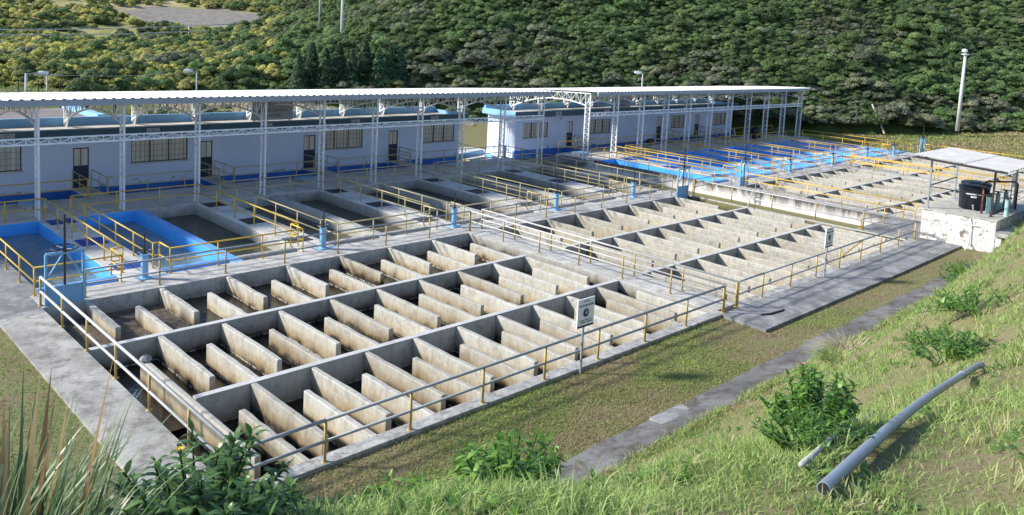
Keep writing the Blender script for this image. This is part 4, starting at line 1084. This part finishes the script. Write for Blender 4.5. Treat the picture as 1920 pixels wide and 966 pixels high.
def scatter(name,P,S,Z,I,objs,label,cat):
    n=len(P); me=bpy.data.meshes.new(name); me.vertices.add(n); me.vertices.foreach_set('co',np.array(P,dtype=np.float32).ravel())
    for nm,dat in (('scl',S),('rotz',Z)):
        at=me.attributes.new(nm,'FLOAT','POINT'); at.data.foreach_set('value',np.array(dat,dtype=np.float32))
    at=me.attributes.new('pick','FLOAT','POINT'); at.data.foreach_set('value',np.array(I,dtype=np.float32))
    o=bpy.data.objects.new(name,me); COL.objects.link(o)
    ng=bpy.data.node_groups.new(name,'GeometryNodeTree')
    ng.interface.new_socket('Geometry',in_out='INPUT',socket_type='NodeSocketGeometry'); ng.interface.new_socket('Geometry',in_out='OUTPUT',socket_type='NodeSocketGeometry')
    gi=ng.nodes.new('NodeGroupInput'); go=ng.nodes.new('NodeGroupOutput'); jn=ng.nodes.new('GeometryNodeJoinGeometry')
    def na(nm,ty):
        a=ng.nodes.new('GeometryNodeInputNamedAttribute'); a.data_type=ty; a.inputs['Name'].default_value=nm; return a.outputs[0]
    cx=ng.nodes.new('ShaderNodeCombineXYZ'); ng.links.new(na('rotz','FLOAT'),cx.inputs[2]); sc=na('scl','FLOAT'); pk=na('pick','FLOAT')
    for k,ob in enumerate(objs):
        ip=ng.nodes.new('GeometryNodeInstanceOnPoints'); oi=ng.nodes.new('GeometryNodeObjectInfo'); oi.transform_space='ORIGINAL'; oi.inputs['Object'].default_value=ob; oi.inputs['As Instance'].default_value=True
        cm_=ng.nodes.new('ShaderNodeMath'); cm_.operation='COMPARE'; ng.links.new(pk,cm_.inputs[0]); cm_.inputs[1].default_value=k; cm_.inputs[2].default_value=.4
        ng.links.new(gi.outputs[0],ip.inputs['Points']); ng.links.new(cm_.outputs[0],ip.inputs['Selection']); ng.links.new(oi.outputs['Geometry'],ip.inputs['Instance'])
        ng.links.new(cx.outputs[0],ip.inputs['Rotation']); ng.links.new(sc,ip.inputs['Scale']); ng.links.new(ip.outputs[0],jn.inputs[0])
    ng.links.new(jn.outputs[0],go.inputs[0])
    md=o.modifiers.new('scatter','NODES'); md.node_group=ng
    tag(o,label,cat,kind='stuff'); return o
# the join node lists instances in link order; indices only need to agree roughly, so the pick is by kind
I=[kind_for(a,d,td,x,y) for (d,x,y,z,s,a,td) in rest]
scatter('hill_woodland',[(x,y,z) for (d,x,y,z,s,a,td) in rest],[s for (d,x,y,z,s,a,td) in rest],[g.uniform(0,6.28) for _ in rest],I,protos,'dense green scrub woodland covering the hillside behind the plant','woodland')
P=[];S=[]
for _ in range(5200):
    az=g.uniform(8,36); d=g.uniform(190,420); x=CAM[0]+d*math.sin(R(az)); y=CAM[1]+d*math.cos(R(az)); z=fz(x,y)
    if ((x-128)/30)**2+((z-9.5)/4.5)**2<1.0: continue
    if math.sin(x*.13)+math.sin(y*.11+1)+g.normal()*.8<-.7: continue
    P.append((x,y,z-.3)); S.append(g.uniform(1.3,3.4))
scatter('far_scrub',P,S,[g.uniform(0,6.28) for _ in P],[g.choice([7,7,7,6,6,1,0]) for _ in P],protos,'patchy yellow green scrub on the far sunlit hillside','scrub')
# conifers in front of the hill
def conifer_mesh(seed):
    g=np.random.default_rng(seed); n=2600
    h=g.uniform(.06,1,n)**.9; r=(1-h)*.30+.02; layer=np.sin(h*42+g.uniform(0,6))*.05; a=g.uniform(0,2*PI,n); q=r*(.55+.5*g.random(n))+layer*(1-h)
    P=np.stack([q*np.cos(a),q*np.sin(a),h-q*.25],1); Nn=np.stack([np.cos(a)*.5,np.sin(a)*.5,np.ones(n)*.8],1)+g.normal(size=(n,3))*.4; Nn/=np.linalg.norm(Nn,axis=1)[:,None]
    return leaf_mesh('needles',P,Nn,g.uniform(.018,.04,n),g.uniform(.1,.9,n)*.8+h*.2,[M['conifer']],.45)
cm=[conifer_mesh(s) for s in (1,2,3)]
for i,(az,d,h) in enumerate(((29.6,97,4.6),(30.5,98,5.2),(31.4,97,4.9),(32.3,98,5.0),(33.2,97,4.6),(34.1,98,5.1),(35.0,97,4.8),(35.8,98,4.4),(36.5,98,4.2))):
    x,y=pt(az,d); z=max(gz(x,y),hz(x,y))-.3
    t=thing('conifer_tree','dark blue green conifer in the row behind the left canopy','tree',(x,y,z),'row of conifers behind the canopy')
    tr=MB().tube([(x,y,z),(x,y,z+h*.9)],[.12,.03],8); build('trunk',tr,M['bark'],t)
    c=bpy.data.objects.new('crown',cm[i%3]); COL.objects.link(c); c.parent=t; c.scale=(h*1.15,h*1.15,h*1.08); c.rotation_euler=(0,0,i*1.3)
# trees on the left bank and shrubs behind the canopy
for i,(az,d,s,k,l) in enumerate(((16.6,84,2.1,0,'dark round tree on the left grass bank, first of three'),(18.2,86,2.3,4,'dark taller tree in the middle of the left bank'),(19.6,85,2.0,5,'green tree at the right of the left bank'),(20.9,74,2.0,2,'large grey green shrub above the left canopy roof'),(24.3,80,1.9,3,'olive brown shrub right of the grey green one'))):
    x,y=pt(az,d); z=max(gz(x,y),hz(x,y)); t=thing('tree' if i<3 else 'shrub',l,'tree' if i<3 else 'shrub',(x,y,z-.1))
    hh=1.4 if i<3 else .3
    tr=MB()
    tr.tube([(x,y,z-.2),(x+.1,y,z+hh),(x+.2,y+.1,z+hh+1.2)],[.16,.12,.05],8); tr.tube([(x+.05,y,z+hh*.8),(x-.7,y+.2,z+hh+1)],[.08,.03],6); tr.tube([(x+.05,y,z+hh*.9),(x+.8,y-.2,z+hh+1)],[.08,.03],6); build('trunk',tr,M['bark'],t)
    c=bpy.data.objects.new('crown',PROTO[k]); COL.objects.link(c); c.parent=t; c.location=(0,0,hh); c.scale=(s,s,s*.95)

# ------------------------------------------------------------------ grass
def blades(name,pos,hgt,wid,tint,m,label,cat='grass',lean=.5):
    n=len(pos); a=rng.uniform(0,2*PI,n); dx,dy=np.cos(a),np.sin(a); L=hgt*lean*rng.uniform(.3,1.3,n); b=rng.uniform(0,2*PI,n)
    V=np.empty((n,5,3)); px,py,pz=pos.T
    wx,wy=-np.sin(b)*wid/2,np.cos(b)*wid/2
    V[:,0]=np.stack([px-wx,py-wy,pz],1); V[:,1]=np.stack([px+wx,py+wy,pz],1)
    mx,my=px+dx*L*.35,py+dy*L*.35; mz=pz+hgt*.62
    V[:,2]=np.stack([mx+wx*.8,my+wy*.8,mz],1); V[:,3]=np.stack([mx-wx*.8,my-wy*.8,mz],1); V[:,4]=np.stack([px+dx*L,py+dy*L,pz+hgt*rng.uniform(.8,1.05,n)],1)
    base=np.arange(n)*5
    F=np.concatenate([np.stack([base,base+1,base+2],1),np.stack([base,base+2,base+3],1),np.stack([base+3,base+2,base+4],1)])
    me=mesh_np(name,V.reshape(-1,3),F,np.repeat(tint,5),[m]); o=bpy.data.objects.new(name,me); COL.objects.link(o)
    tag(o,label,cat,kind='stuff'); return o
vgz=np.vectorize(gz)
def field(x,y,s1=.8,ph=0): return .5+.25*np.sin(x*s1+1.7*np.sin(y*s1*.8+ph))+.25*np.sin(y*s1*1.3+1.2*np.sin(x*s1*.7+ph*2))
def ontopath(x,y): e=.65*np.clip(field(x,y,2.3,1.1)-.3,0,1); return (y>-17.74+e)&(y<-16.7-e*.8)&(x>3.0)&(x<33)
# lawn in front of the basins
n=120000; x=rng.uniform(1.2,37.5,n)**1.0; x=1.2+(x-1.2)*rng.uniform(.25,1,n)
y=rng.uniform(-18.3,-13.65,n)
ok=~ontopath(x,y)&~((x>18.3)&(y>-15.55))
f=field(x,y,.9)+.35*field(x*3.1,y*3.1,1.0,2)-.17; ok&=rng.random(n)<.25+f
x,y,f=x[ok],y[ok],f[ok]; n=len(x)
blades('lawn_grass',np.stack([x,y,vgz(x,y)-.01],1),rng.uniform(.035,.085,n),rng.uniform(.010,.022,n),-.12+1.0*f*rng.uniform(.6,1.3,n),M['grass'],'short patchy lawn between the near basin and the lower path',lean=1.2)
# lawn at the left
n=26000; x=rng.uniform(-6,-.74,n); y=rng.uniform(-16,-.7,n); f=field(x,y,1.1,1)
ok=rng.random(n)<.35+f; x,y,f=x[ok],y[ok],f[ok]; n=len(x)
blades('side_lawn',np.stack([x,y,vgz(x,y)-.01],1),rng.uniform(.03,.09,n),rng.uniform(.012,.024,n),.42+.5*f*rng.uniform(.6,1.3,n),M['grass'],'patchy lawn left of the side walkway',lean=1.0)
# grass in the strip beside the second basin
n=4500; x=rng.uniform(37.3,40.4,n); y=rng.uniform(-10.5,-3,n); ok=rng.random(n)<.4+.5*field(x,y,1.3)-.12*(x-37.3); x,y=x[ok],y[ok]; n=len(x)
blades('strip_grass',np.stack([x,y,vgz(x,y)-.01],1),rng.uniform(.06,.14,n),rng.uniform(.03,.05,n),rng.uniform(.3,.8,n),M['grass'],'narrow band of grass between the second basin and the retaining wall')
# foreground slope: density by distance from the viewpoint
def slope_points(n,dmin,dmax,pw=1.6):
    az=np.radians(np.where(rng.random(n)<.8,rng.uniform(14,81,n),rng.uniform(81,118,n))); d=dmin+(dmax-dmin)*rng.random(n)**pw
    x=CAM[0]+d*np.sin(az); y=CAM[1]+d*np.cos(az); k=(y<-17.8)&(y>-36); return x[k],y[k],d[k]
x,y,d=slope_points(410000,2.4,46); z=vgz(x,y); f=.6*field(x,y,1.3,.5)+.4*field(x*2.7,y*2.7,1.1,2.1)
ok=rng.random(len(x))<np.clip(1.75*f-.18,.28,1); x,y,z,d,f=x[ok],y[ok],z[ok],d[ok],f[ok]; n=len(x)
h=rng.uniform(.025,.07,n)*(.7+.8*f)*(1+.035*d); h*=np.where(rng.random(n)<.03,2.3,1)
pu=np.clip((x+2.15)/11.0,0,1); pdist=np.abs(y-(-26.2+1.72*pu)); h=np.where((pdist<.13)&(x>-2.2)&(x<9),h*.35,h)
blades('slope_grass',np.stack([x,y,z-.01],1),h,rng.uniform(.004,.008,n)*(1+.075*d),np.clip(.28+.8*f*rng.uniform(.3,1.5,n)-.28*np.clip((field(x,y,.55,4.2)-.5)*4,0,1)*(d>7),0,1),M['slopegrass'],'mixed green and straw grass on the near bank',lean=1.25)
nw=9000; x,y,d=slope_points(nw,2.6,40,1.3); k=field(x,y,2.1,3.3)>.62; x,y,d=x[k],y[k],d[k]; rep_=5
x=np.repeat(x,rep_)+rng.normal(size=len(x)*rep_)*.025; y=np.repeat(y,rep_)+rng.normal(size=len(y)*rep_)*.025; d=np.repeat(d,rep_); nw=len(x)
a=rng.uniform(0,2*PI,nw); el=rng.uniform(.15,1.0,nw); D=np.stack([np.cos(a)*np.cos(el),np.sin(a)*np.cos(el),np.sin(el)],1)
def lance_leaves(B,D,L,W,curl,seg=4):
    n=len(B); up=np.array([0,0,1.]); side=np.cross(D,up); side/=np.linalg.norm(side,axis=1)[:,None]+1e-9
    prof=np.array([.35,1.0,.85,.45,.02]) if seg==4 else np.interp(np.linspace(0,1,seg+1),[0,.2,.6,1],[.8,1,.75,.03])
    V=np.empty((n,seg+1,2,3))
    for k in range(seg+1):
        u=k/seg; c=B+D*(L*u)[:,None]; c[:,2]-=curl*L*u*u
        for s_,sg in enumerate((-1,1)):
            V[:,k,s_]=c+side*(sg*W*prof[k]/2)[:,None]; V[:,k,s_,2]+=W*prof[k]*.22
    b=(np.arange(n)*(seg+1)*2)[:,None]
    F=np.concatenate([np.stack([b[:,0]+2*k,b[:,0]+2*k+1,b[:,0]+2*k+3,b[:,0]+2*k+2],1) for k in range(seg)])
    return V.reshape(-1,3),F,(seg+1)*2
Ls=rng.uniform(.05,.13,nw)*(1+.03*d); V,F,k=lance_leaves(np.stack([x,y,vgz(x,y)-.005],1),D,Ls,Ls*rng.uniform(.16,.34,nw),rng.uniform(.2,.8,nw))
me=mesh_np('bank_weeds',V,F,np.repeat(rng.uniform(.1,1,nw),k),[M['dock']]); o=bpy.data.objects.new('bank_weeds',me); COL.objects.link(o); tag(o,'small broad leaved weeds growing through the grass of the near bank','weeds',kind='stuff')
nc=900; cx,cy,cd=slope_points(nc,2.6,40,1.2); m_=28; x=np.repeat(cx,m_)+rng.normal(size=len(cx)*m_)*.035; y=np.repeat(cy,m_)+rng.normal(size=len(cy)*m_)*.035; d=np.repeat(cd,m_); tt=np.repeat(rng.uniform(.05,.8,len(cx)),m_)
k=np.abs(y-(-26.2+1.72*np.clip((x+2.15)/11,0,1)))>.16; x,y,d,tt=x[k],y[k],d[k],tt[k]; nn=len(x)
blades('bank_tussocks',np.stack([x,y,vgz(x,y)-.01],1),rng.uniform(.06,.17,nn)*(1+.03*d),rng.uniform(.004,.008,nn)*(1+.07*d),np.clip(tt+rng.normal(size=nn)*.12,0,1),M['slopegrass'],'scattered taller grass tussocks over the near bank','grass',.8)
nn=9000; x=rng.uniform(4,34,nn); y=-17.86+rng.normal(size=nn)*.09+.26*np.clip(field(x,y[:nn] if len(y)>=nn else x,1.1,.7)-.45,0,1); k=rng.random(nn)<.25+.75*(field(x,x*.3,1.6,.2)>.5); x,y=x[k],y[k]; nn=len(x)
blades('path_edge_grass',np.stack([x,y,vgz(x,y)],1),rng.uniform(.06,.22,nn),rng.uniform(.012,.024,nn),rng.uniform(.05,.85,nn),M['slopegrass'],'ragged grass creeping over the lower edge of the path','grass',1.0)
# tall tussocks beside the shelter
n=11000; a=rng.uniform(0,2*PI,n); q=rng.random(n)**.6*4.4; x=41.6+q*np.cos(a)*.9; y=-18.5+q*np.sin(a)*.38; z=vgz(x,y)
blades('tall_grass',np.stack([x,y,z-.02],1),rng.uniform(.35,.95,n),rng.uniform(.025,.05,n),rng.uniform(.25,.95,n),M['slopegrass'],'tall green grass mound beside the whitewashed platform',lean=.7)
n=42000; x=rng.uniform(77.5,118,n); y=rng.uniform(-16,16,n); z=vgz(x,y)
blades('bank_grass',np.stack([x,y,z-.02],1),rng.uniform(.08,.22,n),rng.uniform(.10,.2,n),np.clip(.02+.75*field(x,y,.35,1)*rng.uniform(.6,1.3,n),0,1),M['grass'],'grassy bank beyond the far basins at the right')

n=16000; x=rng.uniform(26,52,n); y=rng.uniform(36.6,66,n); z=vgz(x,y)
blades('straw_meadow',np.stack([x,y,z-.02],1),rng.uniform(.2,.55,n),rng.uniform(.08,.16,n),rng.uniform(0,1,n),M['straw'],'pale dry meadow seen through the gap between the two buildings')
n=26000; x=rng.uniform(-12,26,n); y=rng.uniform(31,76,n); z=vgz(x,y)
blades('back_meadow',np.stack([x,y,z-.02],1),rng.uniform(.1,.3,n),rng.uniform(.10,.18,n),rng.uniform(.2,.9,n),M['grass'],'grassy bank behind the left canopy')
# ------------------------------------------------------------------ leafy foreground plants
def leafy(x,y,name,label,m,R_=.5,H=.5,stems=14,lps=16,L=(.10,.17),W=.28,seed=1,flowers=None,cat='plant',group=None):
    g=np.random.default_rng(seed); z=gz(x,y); t=thing(name,label,cat,(x,y,z-.03),group)
    B=[];D=[];st=MB(); tips=[]
    for i in range(stems):
        a=g.uniform(0,2*PI); q=R_*math.sqrt(g.random()); hh=H*g.uniform(.6,1.1)*(1-.45*(q/R_)**2)
        b0=Vector((x+q*.35*math.cos(a),y+q*.35*math.sin(a),z-.05)); b1=Vector((x+q*math.cos(a),y+q*math.sin(a),gz(x+q*math.cos(a),y+q*math.sin(a))*.5+z*.5+hh)); tips.append(b1)
        st.tube([b0,b0.lerp(b1,.5)+Vector((0,0,.04)),b1],[.008,.006,.004],5)
        for k in range(lps):
            u=.25+.75*(k+g.random())/lps; p=b0.lerp(b1,u); p.z+=.16*u*(1-u); an=k*2.4+a
            el=g.uniform(.1,.75)+.5*(u>.9); B.append(p); D.append((math.cos(an)*math.cos(el),math.sin(an)*math.cos(el),math.sin(el)))
    B=np.array(B);D=np.array(D);n=len(B); Ls=g.uniform(L[0],L[1],n)
    V,F,k=lance_leaves(B,D,Ls,Ls*W,g.uniform(.2,.6,n)); V-=np.array([x,y,z-.03])
    me=mesh_np('leaves',V,F,np.repeat(g.uniform(.1,1,n),k),[m]); me.polygons.foreach_set('use_smooth',[True]*len(me.polygons))
    o=bpy.data.objects.new('leaves',me); COL.objects.link(o); o.parent=t
    build('stem',st,M['bushleaf'],t)
    if flowers:
        fm,nf=flowers
        for p in sorted(tips,key=lambda p:-p.z)[:nf]:
            fl=MB()
            for k in range(9):
                a=k*2*PI/9; c=p+Vector((0,0,.012)); e=c+Vector((math.cos(a)*.014,math.sin(a)*.014,.006)); w=Vector((-math.sin(a)*.005,math.cos(a)*.005,0)); fl.quad(c-w*.4,e-w,e+w,c+w*.4)
            fl.lathe((p.x,p.y,p.z+.011),[(.006,0),(.003,.006)],8); build('flower',fl,M[fm],t)
    return t
leafy(-.45,-25.36,'leafy_shrub','large glossy leafed shrub on the bank left of the grey pipe',M['dock'],.38,.58,46,28,(.055,.115),.36,2,('pink',1))
leafy(-1.05,-25.62,'leafy_herb','bright green herb patch below the large shrub',M['dock'],.45,.30,40,16,(.05,.11),.2,3)
leafy(-3.1,-24.65,'leafy_herb','glossy green herb clump at the bottom centre edge',M['dock'],.42,.46,36,18,(.08,.15),.28,4)
leafy(-3.75,-24.45,'leafy_herb','small glossy herb left of the bottom centre clump',M['dock'],.2,.24,10,12,(.07,.12),.28,5)
leafy(-2.6,-24.95,'leafy_herb','tiny leafy sprout right of the bottom centre clump',M['dock'],.13,.18,6,9,(.06,.10),.28,6)
leafy(-2.1,-25.25,'leafy_herb','small leafy weed halfway to the large shrub',M['dock'],.15,.14,7,9,(.06,.09),.25,16)
leafy(8.0,-23.9,'leafy_herb','dark leafy weeds above the middle of the grey pipe',M['dock'],.75,.5,24,14,(.16,.26),.24,7)
leafy(13.0,-22.9,'leafy_herb','leafy weeds with pink blooms far along the bank',M['dock'],1.2,.6,30,14,(.18,.3),.22,8,('pink',4))
leafy(31.5,-17.6,'leafy_herb','bright green weeds at the end of the lower path below the pier',M['dock'],1.1,.7,34,16,(.2,.34),.22,9)
leafy(29.3,-18.1,'leafy_herb','second bright green weed patch beside the lower path',M['dock'],.9,.6,26,14,(.2,.3),.22,10)
leafy(11.2,-22.6,'leafy_herb','low bright weeds on the middle of the bank',M['dock'],.7,.35,20,12,(.14,.24),.22,12)
# flowering bushes at the lower left
for i,(x,y,r,h,sd,l,fl) in enumerate(((-5.0,-24.65,.42,.46,21,'leafy green bush with yellow flowers at the lower left',1),(-4.7,-24.4,.40,.30,22,'leafy green bush right of the reeds at the bottom',1),(-4.25,-24.3,.34,.20,23,'low leafy bush in front of the basin corner',1),(-5.1,-25.0,.34,.30,24,'leafy green bush at the foot of the reeds',0))):
    leafy(x,y,'flowering_bush',l,M['bushleaf'],r,h,36,22,(.06,.115),.28,sd,('flower',fl),'bush')
def reeds(x,y,label,n=420,R_=.5,L=(.7,1.3),W=(.010,.018),m='reed',seed=1,name='reed_clump',dead=0,lean=(.55,1.25),curl=(.35,.9)):
    g=np.random.default_rng(seed); z=gz(x,y); t=thing(name,label,'reeds' if m=='reed' else 'grass',(x,y,z-.03))
    a=g.uniform(0,2*PI,n); q=R_*np.sqrt(g.random(n))*.5; B=np.stack([x+q*np.cos(a),y+q*np.sin(a),np.full(n,z-.03)],1)
    el=g.uniform(*lean,n); a2=a+g.normal(size=n)*.6; D=np.stack([np.cos(a2)*np.cos(el),np.sin(a2)*np.cos(el),np.sin(el)],1)
    Ls=g.uniform(*L,n); V,F,k=lance_leaves(B,D,Ls,g.uniform(*W,n),g.uniform(*curl,n),8); V-=np.array([x,y,z-.03])
    me=mesh_np('blades',V,F,np.repeat(g.uniform(0,1,n),k),[M[m]]); o=bpy.data.objects.new('blades',me); COL.objects.link(o); o.parent=t
    if dead:
        a=g.uniform(0,2*PI,dead); q=R_*.5*np.sqrt(g.random(dead)); B=np.stack([x+q*np.cos(a),y+q*np.sin(a),np.full(dead,z-.03)],1); el=g.uniform(1.3,1.52,dead)
        D=np.stack([np.cos(a)*np.cos(el),np.sin(a)*np.cos(el),np.sin(el)],1); Ls=g.uniform(.6,1.2,dead); V,F,k=lance_leaves(B,D,Ls,g.uniform(.022,.04,dead),np.full(dead,.02),8); V-=np.array([x,y,z-.03])
        me=mesh_np('dry_blades',V,F,np.repeat(g.uniform(0,1,dead),k),[M['deadreed']]); o=bpy.data.objects.new('dry_blades',me); COL.objects.link(o); o.parent=t
    return t
reeds(-5.85,-24.6,'clump of arching grey green reeds with dry tan blades at the lower left',1100,.75,(.6,1.12),(.010,.018),seed=31,dead=16,lean=(.8,1.42),curl=(.15,.75))
reeds(-5.62,-24.25,'smaller reed clump with upright dry stalks behind the flowering bush',420,.42,(.5,.95),(.010,.017),seed=32,dead=9,lean=(.8,1.42),curl=(.15,.7))
reeds(17.5,-18.5,'pale straw plume grass leaning over the lower path',260,.7,(.7,1.5),(.02,.035),'straw',33,'plume_grass',0,(.3,1.0),(.3,.7))
reeds(14.2,-19.6,'yellow green bowing tussock on the bank below the plume grass',300,.8,(.5,1.0),(.02,.035),'slopegrass',34,'grass_tussock',0,(.4,1.2),(.4,.8))

for k,(x,y,l) in enumerate(((-2.3,-26.3,'small grass tuft in front of the near end of the grey pipe'),(-2.05,-26.36,'grass tuft right of the near end of the grey pipe'),(.9,-25.95,'grass tuft against the middle of the grey pipe'))):
    reeds(x,y,l,150,.3,(.10,.24),(.006,.011),'slopegrass',50+k,'grass_tuft',0,(.5,1.4),(.3,.8))
# ------------------------------------------------------------------ pipes on the bank
t=thing('bank_pipe','long grey plastic pipe lying up the grassy bank at the right','pipe',(-2.3,-26.28,gz(-2.3,-26.28)))
P=[]
for k in range(15):
    u=k/14*.80; x=PIPE_A[0]+11.0*u; P.append((x,PIPE_A[1]+1.72*u+.03*math.sin(u*5),pipe_z(x)+.03*math.sin(u*7)-.30*sstep(.66,.8,u)))
d0=(Vector(P[1])-Vector(P[0])).normalized(); p0=Vector(P[0])
mb=MB().tube(P,.037,26); build('body',mb,M['pvc'],t)
mb=MB().tube([p0-d0*.004,p0+d0*.001],.0315,22); build('bore_shade_disc',mb,M['black'],t)  # flat black disc on the capped end stands in for the shaded hollow
mb=MB()
for u in (0.35,):
    a=Vector(P[9]); b=Vector(P[10]); d=(b-a).normalized(); c=a.lerp(b,.3); mb.tube([c-d*.07,c+d*.07],.045,18)
build('coupling',mb,M['pvc'],t,smooth=True)
P=[(x,y,gz(x,y)+.075) for x,y in ((-1.85,-25.93),(-1.2,-25.80),(-.4,-25.58),(.6,-25.28),(1.7,-24.95),(2.8,-24.65))]
mb=MB().tube(P,.019,10); solo('thin_pipe',mb,M['oldpipe'],'thin weathered pipe beside the large grey one on the bank','pipe',smooth=True)
